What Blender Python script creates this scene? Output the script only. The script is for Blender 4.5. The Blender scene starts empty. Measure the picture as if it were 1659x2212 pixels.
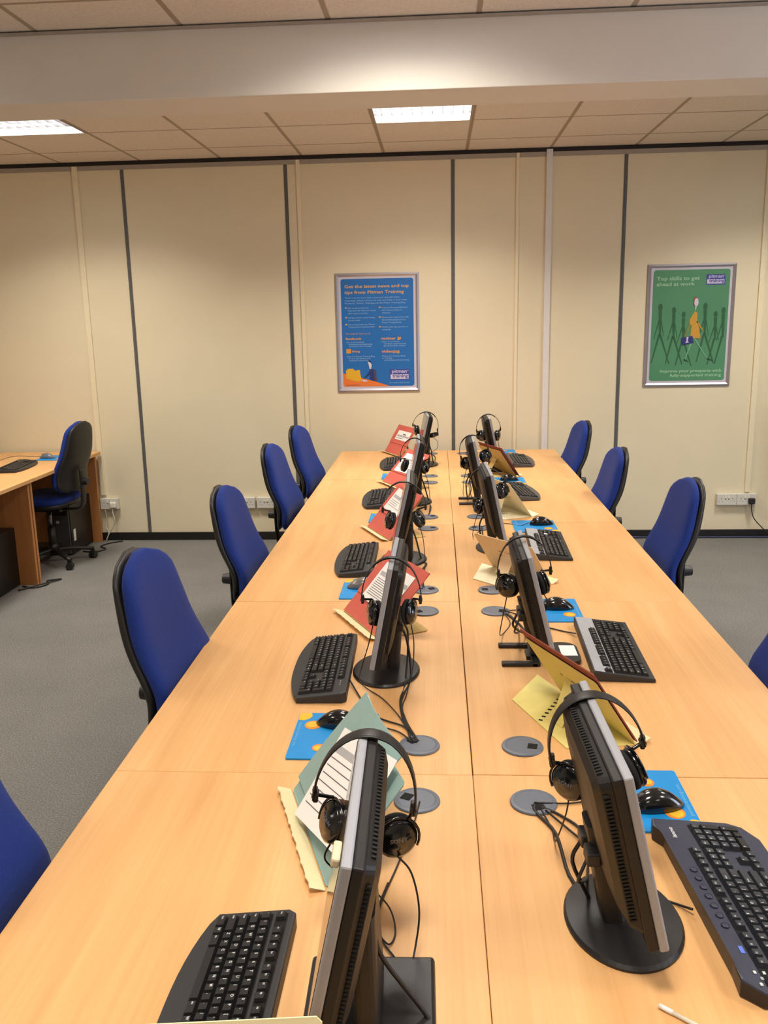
import bpy, bmesh, math, random
from mathutils import Vector, Matrix, Euler
random.seed(7)
PI = math.pi
C = bpy.context.scene.collection
T = 0.73          # desk top height
WALL_Y = 6.726    # back wall
CEIL = 2.881

# ------------------------------------------------------------------ materials
MATS = {}
def nodes(m):
    m.use_nodes = True
    return m.node_tree.nodes, m.node_tree.links
def lin(c):
    f = lambda v: v / 12.92 if v <= 0.04045 else ((v + 0.055) / 1.055) ** 2.4
    return (f(c[0] / 255), f(c[1] / 255), f(c[2] / 255), 1)
def mat(name, rgb, rough=0.5, metal=0.0, spec=0.5, noise=0.0, nscale=40, bump=0.0, bscale=200, emit=0.0, sheen=0.0, coat=0.0):
    if name in MATS: return MATS[name]
    m = bpy.data.materials.new(name); N, L = nodes(m); b = N['Principled BSDF']
    col = lin(rgb)
    b.inputs['Base Color'].default_value = col
    b.inputs['Roughness'].default_value = rough
    b.inputs['Metallic'].default_value = metal
    b.inputs['Specular IOR Level'].default_value = spec
    if sheen: b.inputs['Sheen Weight'].default_value = sheen
    if coat: b.inputs['Coat Weight'].default_value = coat
    if emit:
        b.inputs['Emission Color'].default_value = col
        b.inputs['Emission Strength'].default_value = emit
    tc = N.new('ShaderNodeTexCoord')
    n = N.new('ShaderNodeTexNoise'); n.inputs['Scale'].default_value = nscale; n.inputs['Detail'].default_value = 4
    L.new(tc.outputs['Object'], n.inputs['Vector'])
    r = N.new('ShaderNodeValToRGB')
    a = max(0.0, 1 - noise); c2 = 1 + noise
    r.color_ramp.elements[0].position = 0.3; r.color_ramp.elements[1].position = 0.7
    r.color_ramp.elements[0].color = (col[0]*a, col[1]*a, col[2]*a, 1)
    r.color_ramp.elements[1].color = (min(1,col[0]*c2), min(1,col[1]*c2), min(1,col[2]*c2), 1)
    L.new(n.outputs['Fac'], r.inputs['Fac']); L.new(r.outputs['Color'], b.inputs['Base Color'])
    if bump:
        n2 = N.new('ShaderNodeTexNoise'); n2.inputs['Scale'].default_value = bscale; n2.inputs['Detail'].default_value = 3
        L.new(tc.outputs['Object'], n2.inputs['Vector'])
        bp = N.new('ShaderNodeBump'); bp.inputs['Strength'].default_value = bump; bp.inputs['Distance'].default_value = 0.002
        L.new(n2.outputs['Fac'], bp.inputs['Height']); L.new(bp.outputs['Normal'], b.inputs['Normal'])
    MATS[name] = m
    return m

def wood_mat(name, c1, c2, c3, rough=0.42, axis='Y', vary=True):
    m = bpy.data.materials.new(name); N, L = nodes(m); b = N['Principled BSDF']
    b.inputs['Roughness'].default_value = rough; b.inputs['Specular IOR Level'].default_value = 0.4
    tc = N.new('ShaderNodeTexCoord'); oi = N.new('ShaderNodeObjectInfo')
    off = N.new('ShaderNodeVectorMath'); off.operation = 'SCALE'; off.inputs['Scale'].default_value = 1.0
    cx = N.new('ShaderNodeCombineXYZ')
    mu = N.new('ShaderNodeMath'); mu.operation = 'MULTIPLY'; mu.inputs[1].default_value = 17.0
    L.new(oi.outputs['Random'], mu.inputs[0]); L.new(mu.outputs[0], cx.inputs[0]); L.new(mu.outputs[0], cx.inputs[1])
    add = N.new('ShaderNodeVectorMath'); add.operation = 'ADD'
    L.new(tc.outputs['Object'], add.inputs[0]); L.new(cx.outputs[0], add.inputs[1])
    mp = N.new('ShaderNodeMapping')
    sc = {'Y': (9, 0.7, 9), 'Z': (9, 9, 0.7), 'X': (0.7, 9, 9)}[axis]
    mp.inputs['Scale'].default_value = sc
    L.new(add.outputs[0], mp.inputs['Vector'])
    n1 = N.new('ShaderNodeTexNoise'); n1.inputs['Scale'].default_value = 1.3; n1.inputs['Detail'].default_value = 5; n1.inputs['Distortion'].default_value = 0.6
    L.new(mp.outputs[0], n1.inputs['Vector'])
    mp2 = N.new('ShaderNodeMapping'); mp2.inputs['Scale'].default_value = tuple(s * (14 if s > 1 else 3) for s in sc)
    L.new(add.outputs[0], mp2.inputs['Vector'])
    n2 = N.new('ShaderNodeTexNoise'); n2.inputs['Scale'].default_value = 1.0; n2.inputs['Detail'].default_value = 3
    L.new(mp2.outputs[0], n2.inputs['Vector'])
    mx = N.new('ShaderNodeMix'); mx.data_type = 'FLOAT'; mx.inputs[0].default_value = 0.35
    L.new(n1.outputs['Fac'], mx.inputs[2]); L.new(n2.outputs['Fac'], mx.inputs[3])
    r = N.new('ShaderNodeValToRGB'); e = r.color_ramp.elements
    e[0].position = 0.32; e[0].color = lin(c1); e[1].position = 0.68; e[1].color = lin(c3)
    k = e.new(0.5); k.color = lin(c2)
    L.new(mx.outputs[0], r.inputs['Fac']); L.new(r.outputs['Color'], b.inputs['Base Color'])
    MATS[name] = m
    return m

def grid_ceiling_mat(name, ox, oy):
    m = bpy.data.materials.new(name); N, L = nodes(m); b = N['Principled BSDF']
    b.inputs['Roughness'].default_value = 0.95; b.inputs['Specular IOR Level'].default_value = 0.1
    tc = N.new('ShaderNodeTexCoord'); sp = N.new('ShaderNodeSeparateXYZ'); L.new(tc.outputs['Object'], sp.inputs[0])
    def line(out, o, w):
        a = N.new('ShaderNodeMath'); a.operation = 'SUBTRACT'; a.inputs[1].default_value = o - 0.3; L.new(out, a.inputs[0])
        w_ = N.new('ShaderNodeMath'); w_.operation = 'PINGPONG'; w_.inputs[1].default_value = 0.3; L.new(a.outputs[0], w_.inputs[0])
        g = N.new('ShaderNodeMapRange'); g.inputs[1].default_value = 0.3 - w; g.inputs[2].default_value = 0.3 - w * 0.6
        L.new(w_.outputs[0], g.inputs[0])
        return g.outputs[0]
    lx = line(sp.outputs[0], ox, 0.014); ly = line(sp.outputs[1], oy, 0.012)
    mxx = N.new('ShaderNodeMath'); mxx.operation = 'MAXIMUM'; L.new(lx, mxx.inputs[0]); L.new(ly, mxx.inputs[1])
    n = N.new('ShaderNodeTexNoise'); n.inputs['Scale'].default_value = 90; n.inputs['Detail'].default_value = 4; L.new(tc.outputs['Object'], n.inputs['Vector'])
    r = N.new('ShaderNodeValToRGB'); e = r.color_ramp.elements
    e[0].position = .35; e[0].color = lin((220, 208, 194)); e[1].position = .65; e[1].color = lin((231, 220, 207)); L.new(n.outputs['Fac'], r.inputs['Fac'])
    mix = N.new('ShaderNodeMix'); mix.data_type = 'RGBA'; L.new(mxx.outputs[0], mix.inputs[0]); L.new(r.outputs['Color'], mix.inputs[6]); mix.inputs[7].default_value = lin((172, 156, 136))
    L.new(mix.outputs[2], b.inputs['Base Color'])
    bp = N.new('ShaderNodeBump'); bp.inputs['Strength'].default_value = 0.5; bp.inputs['Distance'].default_value = 0.004; bp.invert = True
    L.new(mxx.outputs[0], bp.inputs['Height']); L.new(bp.outputs['Normal'], b.inputs['Normal'])
    return m

def carpet_mat():
    m = bpy.data.materials.new('carpet_pile'); N, L = nodes(m); b = N['Principled BSDF']
    b.inputs['Roughness'].default_value = 1; b.inputs['Specular IOR Level'].default_value = 0.05
    tc = N.new('ShaderNodeTexCoord')
    n = N.new('ShaderNodeTexNoise'); n.inputs['Scale'].default_value = 150; n.inputs['Detail'].default_value = 6; n.inputs['Roughness'].default_value = .8
    n3 = N.new('ShaderNodeTexNoise'); n3.inputs['Scale'].default_value = 3; n3.inputs['Detail'].default_value = 3
    L.new(tc.outputs['Object'], n.inputs['Vector']); L.new(tc.outputs['Object'], n3.inputs['Vector'])
    r = N.new('ShaderNodeValToRGB'); e = r.color_ramp.elements
    e[0].position = .3; e[0].color = lin((88, 87, 86)); e[1].position = .72; e[1].color = lin((174, 172, 168)); k = e.new(.5); k.color = lin((127, 125, 122))
    L.new(n.outputs['Fac'], r.inputs['Fac'])
    mx = N.new('ShaderNodeMix'); mx.data_type = 'RGBA'; mx.blend_type = 'MULTIPLY'; mx.inputs[0].default_value = .25
    L.new(r.outputs['Color'], mx.inputs[6]); L.new(n3.outputs['Fac'], mx.inputs[7])
    L.new(mx.outputs[2], b.inputs['Base Color'])
    bp = N.new('ShaderNodeBump'); bp.inputs['Strength'].default_value = .6; bp.inputs['Distance'].default_value = .004
    L.new(n.outputs['Fac'], bp.inputs['Height']); L.new(bp.outputs['Normal'], b.inputs['Normal'])
    return m

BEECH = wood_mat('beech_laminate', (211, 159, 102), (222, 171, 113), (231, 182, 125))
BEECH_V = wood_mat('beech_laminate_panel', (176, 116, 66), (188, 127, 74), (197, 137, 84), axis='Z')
BEECH_E = mat('beech_edge_band', (178, 126, 78), .5, noise=.05)
WALLM = mat('cream_wall_panel', (229, 218, 189), .75, noise=.015, nscale=4, bump=.05, bscale=300, spec=.2)
BEAMM = mat('painted_beam', (224, 217, 205), .85, noise=.015, nscale=6, spec=.2)
BLACKP = mat('black_plastic', (30, 29, 30), .42, noise=.1, bump=.08, bscale=900)
BLACKG = mat('gloss_black_plastic', (16, 17, 20), .16, noise=.05, coat=.4)
KEYM = mat('key_plastic', (24, 24, 26), .42, noise=.08)
KBODY = mat('keyboard_charcoal_plastic', (42, 42, 44), .5, noise=.06, bump=.1, bscale=1200)
KGREY = mat('keyboard_grey_plastic', (74, 71, 72), .45, noise=.06)
KNAVY = mat('keyboard_navy_plastic', (46, 49, 68), .38, noise=.06, bump=.06, bscale=900)
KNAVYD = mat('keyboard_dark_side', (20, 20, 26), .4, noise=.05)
KSILV = mat('keyboard_silver_band', (170, 172, 178), .4, metal=.05, noise=.04)
LEGEND = mat('white_legend_ink', (205, 208, 208), .6, noise=.02)
SILVER = mat('silver_bezel_plastic', (152, 153, 160), .45, metal=.0, spec=.4, noise=.03)
MHOUSE = mat('monitor_housing_plastic', (27, 26, 26), .45, spec=.35, noise=.06, bump=.06, bscale=900)
MGREY = mat('monitor_grey_plastic', (98, 96, 98), .35, metal=.2, noise=.04)
SCREEN = mat('dark_screen_glass', (10, 10, 13), .12, noise=.02)
VENT = mat('vent_slot_dark', (6, 6, 7), .7, noise=.02)
CHAIRB = mat('blue_chair_fabric', (31, 53, 128), .9, noise=.14, nscale=260, bump=.3, bscale=700, sheen=.08, spec=.15)
SHELL = mat('chair_black_shell', (26, 25, 24), .45, noise=.08, bump=.15, bscale=500)
STEEL = mat('chrome_steel', (150, 150, 152), .25, metal=1, noise=.03)
ALU = mat('brushed_aluminium', (186, 184, 196), .35, metal=.75, noise=.03)
GROM = mat('grey_grommet_plastic', (98, 104, 116), .42, noise=.04)
HOLE = mat('dark_hole', (8, 7, 6), .9, noise=.02)
PADB = mat('blue_mouse_mat', (0, 134, 205), .55, noise=.03, bump=.1, bscale=900)
ORANGE = mat('orange_print', (224, 132, 44), .6, noise=.04)
YELLOW = mat('yellow_print', (232, 180, 40), .6, noise=.04)
CYANP = mat('pale_blue_print', (120, 190, 226), .6, noise=.02)
RED = mat('red_card', (204, 96, 82), .75, noise=.04)
DRED = mat('dark_red_card', (120, 38, 32), .7, noise=.05)
BRED = mat('brick_red_card', (142, 62, 44), .7, noise=.05)
TEAL = mat('teal_green_card', (142, 170, 166), .75, noise=.03)
CREAM = mat('cream_card', (232, 218, 172), .8, noise=.03)
YCARD = mat('pale_yellow_card', (228, 214, 132), .8, noise=.03)
PEACH = mat('peach_cream_card', (226, 200, 162), .8, noise=.03)
IVORY = mat('ivory_card', (234, 226, 192), .8, noise=.03)
MANILA = mat('manila_card', (196, 168, 104), .8, noise=.04)
KRAFT = mat('brown_card_underside', (120, 78, 44), .85, noise=.05)
PAPER = mat('white_paper', (240, 238, 236), .85, noise=.01)
INK = mat('grey_text_ink', (84, 84, 90), .8, noise=.02)
BAND = mat('pale_grey_band', (176, 176, 180), .8, noise=.02)
SOCKET = mat('white_socket_plastic', (214, 212, 204), .4, noise=.02)
DJOINT = mat('grey_joint_strip', (98, 98, 98), .5, noise=.1)
SKIRT = mat('black_skirting', (18, 17, 17), .55, noise=.1)
TRUNK = mat('cream_trunking', (236, 224, 192), .55, noise=.02)
TRUNKW = mat('white_trunking', (226, 222, 220), .45, noise=.02)
TOPSTR = mat('dark_top_strip', (30, 22, 20), .7, noise=.05)
COVE = mat('grey_wall_angle', (166, 156, 144), .6, noise=.03)
CABLE = mat('black_cable_rubber', (26, 23, 23), .45, noise=.05)
WCABLE = mat('white_cable_rubber', (206, 200, 184), .5, noise=.03)
EARPAD = mat('brown_worn_earpad', (92, 62, 44), .8, noise=.25, nscale=200)
EARBLK = mat('black_foam_earpad', (20, 20, 22), .85, noise=.1)
LIGHTE = mat('fixture_bright_reflector', (255, 255, 255), .5, emit=6)
TUBE = mat('fluorescent_tube', (246, 250, 255), .5, emit=10)
LOUV = mat('louvre_aluminium', (196, 192, 190), .25, metal=.8, noise=.04)
WHITEP = mat('white_plastic', (236, 230, 214), .4, noise=.02)
IVKNOB = mat('ivory_plastic', (214, 196, 162), .5, noise=.03)
PC = mat('pc_black_metal', (16, 15, 16), .4, noise=.06)
PCG = mat('pc_grey_front', (70, 70, 72), .5, noise=.06)

# ------------------------------------------------------------------ object helpers
def obj(name, bm, m, parent=None, smooth=False, loc=None, rot=None):
    me = bpy.data.meshes.new(name)
    bmesh.ops.recalc_face_normals(bm, faces=bm.faces)
    bm.to_mesh(me); bm.free()
    for mm in (m if isinstance(m, (list, tuple)) else [m]): me.materials.append(mm)
    if smooth:
        for p in me.polygons: p.use_smooth = True
    return link(name, me, parent, loc, rot)
def link(name, me, parent=None, loc=None, rot=None):
    o = bpy.data.objects.new(name, me); C.objects.link(o)
    if parent: o.parent = parent
    if loc is not None: o.location = loc
    if rot is not None: o.rotation_euler = rot
    return o
def thing(name, label, cat, loc=(0, 0, 0), rotz=0.0, group=None):
    o = bpy.data.objects.new(name, None); C.objects.link(o)
    o.empty_display_size = .05
    o.location = loc; o.rotation_euler = (0, 0, rotz)
    return tag(o, label, cat, group)
def tag(o, label, cat, group=None):
    o['label'] = label; o['category'] = cat
    if group: o['group'] = group
    return o
def struct(name, bm, m, **k):
    o = obj(name, bm, m, **k); o['kind'] = 'structure'; return o
def copy_tree(o, parent=None):
    c = o.copy(); C.objects.link(c)
    if parent: c.parent = parent
    for ch in list(o.children): copy_tree(ch, c)
    return c

def bx(bm, x0, x1, y0, y1, z0, z1, mi=0, bev=0.0, M=None):
    vs = [bm.verts.new((x, y, z)) for z in (z0, z1) for y in (y0, y1) for x in (x0, x1)]
    fs = [(0, 2, 3, 1), (4, 5, 7, 6), (0, 1, 5, 4), (2, 6, 7, 3), (0, 4, 6, 2), (1, 3, 7, 5)]
    faces = [bm.faces.new([vs[i] for i in f]) for f in fs]
    for f in faces: f.material_index = mi
    if M is not None:
        for v in vs: v.co = M @ v.co
    if bev:
        es = list({e for f in faces for e in f.edges})
        r = bmesh.ops.bevel(bm, geom=es, offset=bev, segments=2, affect='EDGES', profile=.5)
        for f in r['faces']: f.material_index = mi
    return vs
def box(x0, x1, y0, y1, z0, z1, bev=0.0):
    bm = bmesh.new(); bx(bm, x0, x1, y0, y1, z0, z1, 0, bev); return bm
def prism(bm, pts, z0, z1, mi=0, M=None, ztop=None, cap=True):
    """polygon pts (x,y) extruded from z0 to z1 (or ztop(x,y))"""
    a = [bm.verts.new((p[0], p[1], z0)) for p in pts]
    b = [bm.verts.new((p[0], p[1], ztop(p[0], p[1]) if ztop else z1)) for p in pts]
    n = len(pts); fs = []
    for i in range(n):
        fs.append(bm.faces.new((a[i], a[(i+1) % n], b[(i+1) % n], b[i])))
    fs.append(bm.faces.new(b)); fs.append(bm.faces.new(a[::-1]))
    for f in fs: f.material_index = mi
    if M is not None:
        for v in a + b: v.co = M @ v.co
    return a, b
def cyl(bm, r, z0, z1, seg=24, r2=None, M=None, mi=0):
    r2 = r if r2 is None else r2
    a = [bm.verts.new((r*math.cos(2*PI*i/seg), r*math.sin(2*PI*i/seg), z0)) for i in range(seg)]
    b = [bm.verts.new((r2*math.cos(2*PI*i/seg), r2*math.sin(2*PI*i/seg), z1)) for i in range(seg)]
    fs = [bm.faces.new((a[i], a[(i+1) % seg], b[(i+1) % seg], b[i])) for i in range(seg)]
    fs += [bm.faces.new(b), bm.faces.new(a[::-1])]
    for f in fs: f.material_index = mi
    if M is not None:
        for v in a + b: v.co = M @ v.co
    return a, b
def lathe(bm, prof, seg=32, M=None, mi=0, sx=1, sy=1):
    """prof: list (r,z)"""
    rings = []
    for r, z in prof:
        if r < 1e-6: rings.append([bm.verts.new((0, 0, z))])
        else: rings.append([bm.verts.new((r*sx*math.cos(2*PI*i/seg), r*sy*math.sin(2*PI*i/seg), z)) for i in range(seg)])
    for k in range(len(rings)-1):
        A, B = rings[k], rings[k+1]
        for i in range(seg):
            j = (i+1) % seg
            if len(A) == 1 and len(B) == 1: continue
            if len(A) == 1: f = bm.faces.new((A[0], B[j], B[i]))
            elif len(B) == 1: f = bm.faces.new((A[i], A[j], B[0]))
            else: f = bm.faces.new((A[i], A[j], B[j], B[i]))
            f.material_index = mi
    if len(rings[0]) > 1: bm.faces.new(rings[0][::-1]).material_index = mi
    if len(rings[-1]) > 1: bm.faces.new(rings[-1]).material_index = mi
    if M is not None:
        for R_ in rings:
            for v in R_: v.co = M @ v.co
def catmull(P, n=6, closed=False):
    P = [Vector(p) for p in P]; out = []
    m = len(P)
    for i in range(m if closed else m-1):
        p0 = P[(i-1) % m] if closed or i > 0 else P[0]*2 - P[1]
        p1 = P[i]; p2 = P[(i+1) % m]
        p3 = P[(i+2) % m] if closed or i+2 < m else P[-1]*2 - P[-2]
        for k in range(n):
            t = k/n
            out.append(.5*((2*p1) + (-p0+p2)*t + (2*p0-5*p1+4*p2-p3)*t*t + (-p0+3*p1-3*p2+p3)*t**3))
    if not closed: out.append(P[-1])
    return out
def tube(bm, P, r, seg=8, smooth=5, mi=0, flat=None, closed=False):
    """round tube (or flat=(w,t) strip section with given side axis) along points"""
    pts = catmull(P, smooth, closed) if smooth else [Vector(p) for p in P]
    n = len(pts); rings = []
    up = Vector((0, 0, 1))
    prev = None
    for i, p in enumerate(pts):
        if closed: t = pts[(i+1) % n] - pts[i-1]
        else: t = pts[min(i+1, n-1)] - pts[max(i-1, 0)]
        if t.length < 1e-9: t = Vector((0, 0, 1))
        t.normalize()
        if flat: s = Vector(flat[2]); s = (s - t*s.dot(t)).normalized(); b = t.cross(s)
        else:
            if prev is None:
                s = t.cross(up)
                if s.length < 1e-3: s = t.cross(Vector((1, 0, 0)))
                s.normalize()
            else: s = (prev - t*prev.dot(t)).normalized()
            b = t.cross(s); prev = s
        rr = r(i/(n-1)) if callable(r) else r
        ring = []
        for k in range(seg):
            a = 2*PI*k/seg
            if flat:
                w, th = flat[0], flat[1]
                if callable(w): w = w(i/(n-1))
                ca, sa = math.cos(a), math.sin(a)
                q = p + s*(w/2*math.copysign(abs(ca)**.5, ca)) + b*(th/2*math.copysign(abs(sa)**.7, sa))
            else: q = p + (s*math.cos(a) + b*math.sin(a))*rr
            ring.append(bm.verts.new(q))
        rings.append(ring)
    for i in range(n if closed else n-1):
        A, B = rings[i], rings[(i+1) % n]
        for k in range(seg):
            bm.faces.new((A[k], A[(k+1) % seg], B[(k+1) % seg], B[k])).material_index = mi
    if not closed:
        bm.faces.new(rings[0][::-1]).material_index = mi; bm.faces.new(rings[-1]).material_index = mi
def loft(bm, rings, mi=0, caps=True):
    R_ = [[bm.verts.new(p) for p in r] for r in rings]
    n = len(R_[0])
    for k in range(len(R_)-1):
        for i in range(n):
            bm.faces.new((R_[k][i], R_[k][(i+1) % n], R_[k+1][(i+1) % n], R_[k+1][i])).material_index = mi
    if caps:
        bm.faces.new(R_[0][::-1]).material_index = mi; bm.faces.new(R_[-1]).material_index = mi
def plane_pts(pts, z=0):
    bm = bmesh.new(); bm.faces.new([bm.verts.new((p[0], p[1], z if len(p) < 3 else p[2])) for p in pts]); return bm
def rrect(w, h, r, n=5, cx=0, cy=0):
    out = []
    for sx, sy, a0 in ((1, -1, -PI/2), (1, 1, 0), (-1, 1, PI/2), (-1, -1, PI)):
        for i in range(n+1):
            a = a0 + PI/2*i/n
            out.append((cx + sx*(w/2-r) + r*math.cos(a), cy + sy*(h/2-r) + r*math.sin(a)))
    return out

# text -> flat mesh merged in a bmesh
_textcache = {}
def text_mesh(s, bold=False):
    if (s, bold) in _textcache: return _textcache[(s, bold)]
    cu = bpy.data.curves.new('lettering', 'FONT'); cu.body = s; cu.size = 1.0; cu.resolution_u = 2
    if bold: cu.offset = .022
    o = bpy.data.objects.new('lettering', cu); C.objects.link(o)
    bpy.context.view_layer.update()
    dg = bpy.context.evaluated_depsgraph_get()
    me = bpy.data.meshes.new_from_object(o.evaluated_get(dg))
    bpy.data.objects.remove(o); bpy.data.curves.remove(cu)
    _textcache[(s, bold)] = me
    return me
def text_w(s): 
    me = text_mesh(s); return max([v.co.x for v in me.vertices] or [0])
def add_text(bm, s, M, size=1.0, mi=0, width=None, bold=False):
    me = text_mesh(s, bold)
    if not me.vertices: return
    x1 = max(v.co.x for v in me.vertices)
    sx = size if width is None else width/x1
    A = M @ Matrix.Diagonal((sx, size, 1, 1))
    vs = [bm.verts.new(A @ v.co) for v in me.vertices]
    for p in me.polygons:
        try: bm.faces.new([vs[i] for i in p.vertices]).material_index = mi
        except ValueError: pass
Tr = Matrix.Translation
def R(a, ax): return Matrix.Rotation(a, 4, ax)

# ================================================================== SETTING
def box_struct(name, x0, x1, y0, y1, z0, z1, m): return struct(name, box(x0, x1, y0, y1, z0, z1), m)
XL, XR, YB = -4.4, 4.4, -3.4
box_struct('floor', XL, XR, YB, WALL_Y, -.05, 0, carpet_mat())
box_struct('wall_back', XL, XR, WALL_Y, WALL_Y+.1, 0, CEIL+.2, WALLM)
box_struct('wall_left', XL-.1, XL, YB, WALL_Y, 0, CEIL+.2, WALLM)
box_struct('wall_right', XR, XR+.1, YB, WALL_Y, 0, CEIL+.2, WALLM)
box_struct('wall_front', XL, XR, YB-.1, YB, 0, CEIL+.2, WALLM)
# ceiling: tiled sheets with openings for the light fixtures
FIX = [(-2.55, 5.44), (-.15, 5.44), (2.25, 5.44), (-2.6, 3.2), (-.2, 3.2), (2.2, 3.2), (-2.6, .8), (-.2, .8), (2.2, .8), (-2.6, -1.6), (-.2, -1.6), (2.2, -1.6)]
def ceiling(name, y0, y1, fx, m):
    bm = bmesh.new()
    xs = sorted({XL, XR} | {c[0]-.29 for c in fx} | {c[0]+.29 for c in fx})
    ys = sorted({y0, y1} | {c[1]-.29 for c in fx} | {c[1]+.29 for c in fx})
    for i in range(len(xs)-1):
        for j in range(len(ys)-1):
            mx, my = (xs[i]+xs[i+1])/2, (ys[j]+ys[j+1])/2
            if any(abs(mx-c[0]) < .28 and abs(my-c[1]) < .28 for c in fx): continue
            bm.faces.new([bm.verts.new(p) for p in ((xs[i], ys[j], CEIL), (xs[i+1], ys[j], CEIL), (xs[i+1], ys[j+1], CEIL), (xs[i], ys[j+1], CEIL))])
    bmesh.ops.remove_doubles(bm, verts=bm.verts, dist=1e-5)
    me = bpy.data.meshes.new(name); bm.to_mesh(me); bm.free(); me.materials.append(m)
    o = link(name, me); o['kind'] = 'structure'
    return o
ceiling('ceiling', 4.1, WALL_Y, FIX[:3], grid_ceiling_mat('ceiling_tiles', -.45, 5.74))
ceiling('ceiling_near', YB, 3.84, FIX[3:], grid_ceiling_mat('ceiling_tiles_near', -.5, 3.5))
box_struct('ceiling_slab', XL, XR, YB, WALL_Y, CEIL+.15, CEIL+.2, BEAMM)
bm = bmesh.new(); bx(bm, XL, XR, 3.83, 4.13, 2.612, CEIL+.1, 0, .004)
struct('trim_1', bm, BEAMM)                                   # boxed-in beam
bm = bmesh.new(); bx(bm, XL, XR, 3.822, 3.829, CEIL-.006, CEIL+.001); struct('trim_2', bm, TOPSTR)
bm = bmesh.new(); bx(bm, XL, XR, 3.80, 3.829, CEIL-.012, CEIL-.0065); struct('trim_3', bm, COVE)
bm = bmesh.new(); bx(bm, XL, XR, WALL_Y-.012, WALL_Y-.001, CEIL-.028, CEIL-.001); struct('trim_4', bm, TOPSTR)
bm = bmesh.new(); bx(bm, XL, XR, WALL_Y-.008, WALL_Y-.001, CEIL-.06, CEIL-.0285); struct('trim_5', bm, COVE)
bm = bmesh.new(); bx(bm, XL, XR, WALL_Y-.016, WALL_Y-.001, .001, .064, 0, .003); struct('baseboard_back', bm, SKIRT)
n = 6
for X in (-2.392, -1.172, .05, 1.286, -3.61, 2.50):
    bm = bmesh.new(); bx(bm, X-.013, X+.013, WALL_Y-.004, WALL_Y-.001, .065, CEIL-.061)
    bx(bm, X-.004, X+.004, WALL_Y-.007, WALL_Y-.004, .065, CEIL-.061)
    struct('trim_%d' % n, bm, DJOINT); n += 1
for X, w, z0, m, d in ((-2.745, .04, .372, TRUNK, .016), (-1.08, .028, .065, TRUNK, .01), (.517, .022, .065, TRUNK, .012), (.742, .044, .065, TRUNKW, .02), (2.29, .04, .36, TRUNK, .016)):
    bm = bmesh.new(); bx(bm, X-w/2, X+w/2, WALL_Y-d, WALL_Y-.0012, z0, CEIL-.012 if m is TRUNKW else CEIL-.03, 0, .002)
    struct('trim_%d' % n, bm, m); n += 1

# ------------------------------------------------------------------ ceiling lights
FL = ['recessed ceiling light at the left edge, behind the beam', 'recessed ceiling light behind the beam above the blue poster',
      'recessed ceiling light behind the beam to the right', 'recessed ceiling light on the left, in front of the beam', 'recessed ceiling light over the desks, in front of the beam',
      'recessed ceiling light on the right, in front of the beam', 'recessed ceiling light at the back left of the room', 'recessed ceiling light at the back middle of the room', 'recessed ceiling light at the back right of the room',
      'recessed ceiling light above and behind the camera, left', 'recessed ceiling light above and behind the camera, middle', 'recessed ceiling light above and behind the camera, right']
def make_light():
    t = thing('ceiling_light', '', 'light')
    bm = bmesh.new(); a = .285; h = .085
    for x0, x1, y0, y1 in ((-a-.004, -a, -a, a), (a, a+.004, -a, a), (-a, a, -a-.004, -a)): bx(bm, x0, x1, y0, y1, 0, h)
    bx(bm, -a, a, -a, a, h, h+.004)
    obj('housing', bm, LOUV, t)
    bm = bmesh.new(); bm.faces.new([bm.verts.new(p) for p in ((-a, a-.002, .001), (a, a-.002, .001), (a, a-.07, h-.002), (-a, a-.07, h-.002))])
    bm.faces.new([bm.verts.new(p) for p in ((-a, a-.13, .012), (a, a-.13, .012), (a, a-.16, h-.002), (-a, a-.16, h-.002))])
    obj('reflector', bm, LIGHTE, t)
    for y in (-.19, .02, .2):
        bm = bmesh.new(); tube(bm, [(-.27, y, .055), (.27, y, .055)], .013, 10, 0); obj('tube', bm, TUBE, t, True)
    bm = bmesh.new()
    for i in range(9):
        x = -.24 + i*.06; bx(bm, x-.0012, x+.0012, -a, a-.16, .004, .034)
    for y in (-.14, 0.0, .12): bx(bm, -a, a, y-.002, y+.002, .002, .034)
    obj('louvre', bm, LOUV, t)
    bm = bmesh.new(); e = .29
    bx(bm, -e-.006, e+.006, -e-.006, -e+.008, -.004, .001); bx(bm, -e-.006, e+.006, e-.004, e+.006, -.004, .001)
    bx(bm, -e-.006, -e+.006, -e, e, -.004, .001); bx(bm, e-.006, e+.006, -e, e, -.004, .001)
    obj('rim', bm, COVE, t)
    return t
L0 = make_light()
for i, (x, y) in enumerate(FIX):
    t = L0 if i == 0 else copy_tree(L0)
    t.location = (x, y, CEIL); t['label'] = FL[i]; t['group'] = 'recessed ceiling lights'
    ld = bpy.data.lights.new('lamp', 'AREA'); ld.shape = 'RECTANGLE'; ld.size = .5; ld.size_y = .5
    near = y < 5
    ld.energy = (18.5 if y > 2 else 20) if near else 29
    ld.color = (1.0, .92, .80); ld.spread = math.radians(130 if not near else (150 if abs(x+.2) < .1 and y > 3 else 126))
    lo = bpy.data.objects.new('lamp', ld); C.objects.link(lo); lo.location = (x, y, CEIL-.006)
# the fixtures' lamps would hide their louvres: keep each inside its housing top
for o in bpy.data.objects:
    if o.type == 'LIGHT': o.location.z = CEIL + .001

# added cool fill on the right, in place of assumed daylight; no window built
ld = bpy.data.lights.new('cool_side_fill', 'AREA'); ld.shape = 'RECTANGLE'; ld.size = 2.4; ld.size_y = 1.3; ld.energy = 85; ld.color = (.72, .8, 1.0)
lo = bpy.data.objects.new('cool_side_fill', ld); C.objects.link(lo); lo.location = (4.3, 1.6, 1.6); lo.rotation_euler = (0, PI/2, 0)

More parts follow.
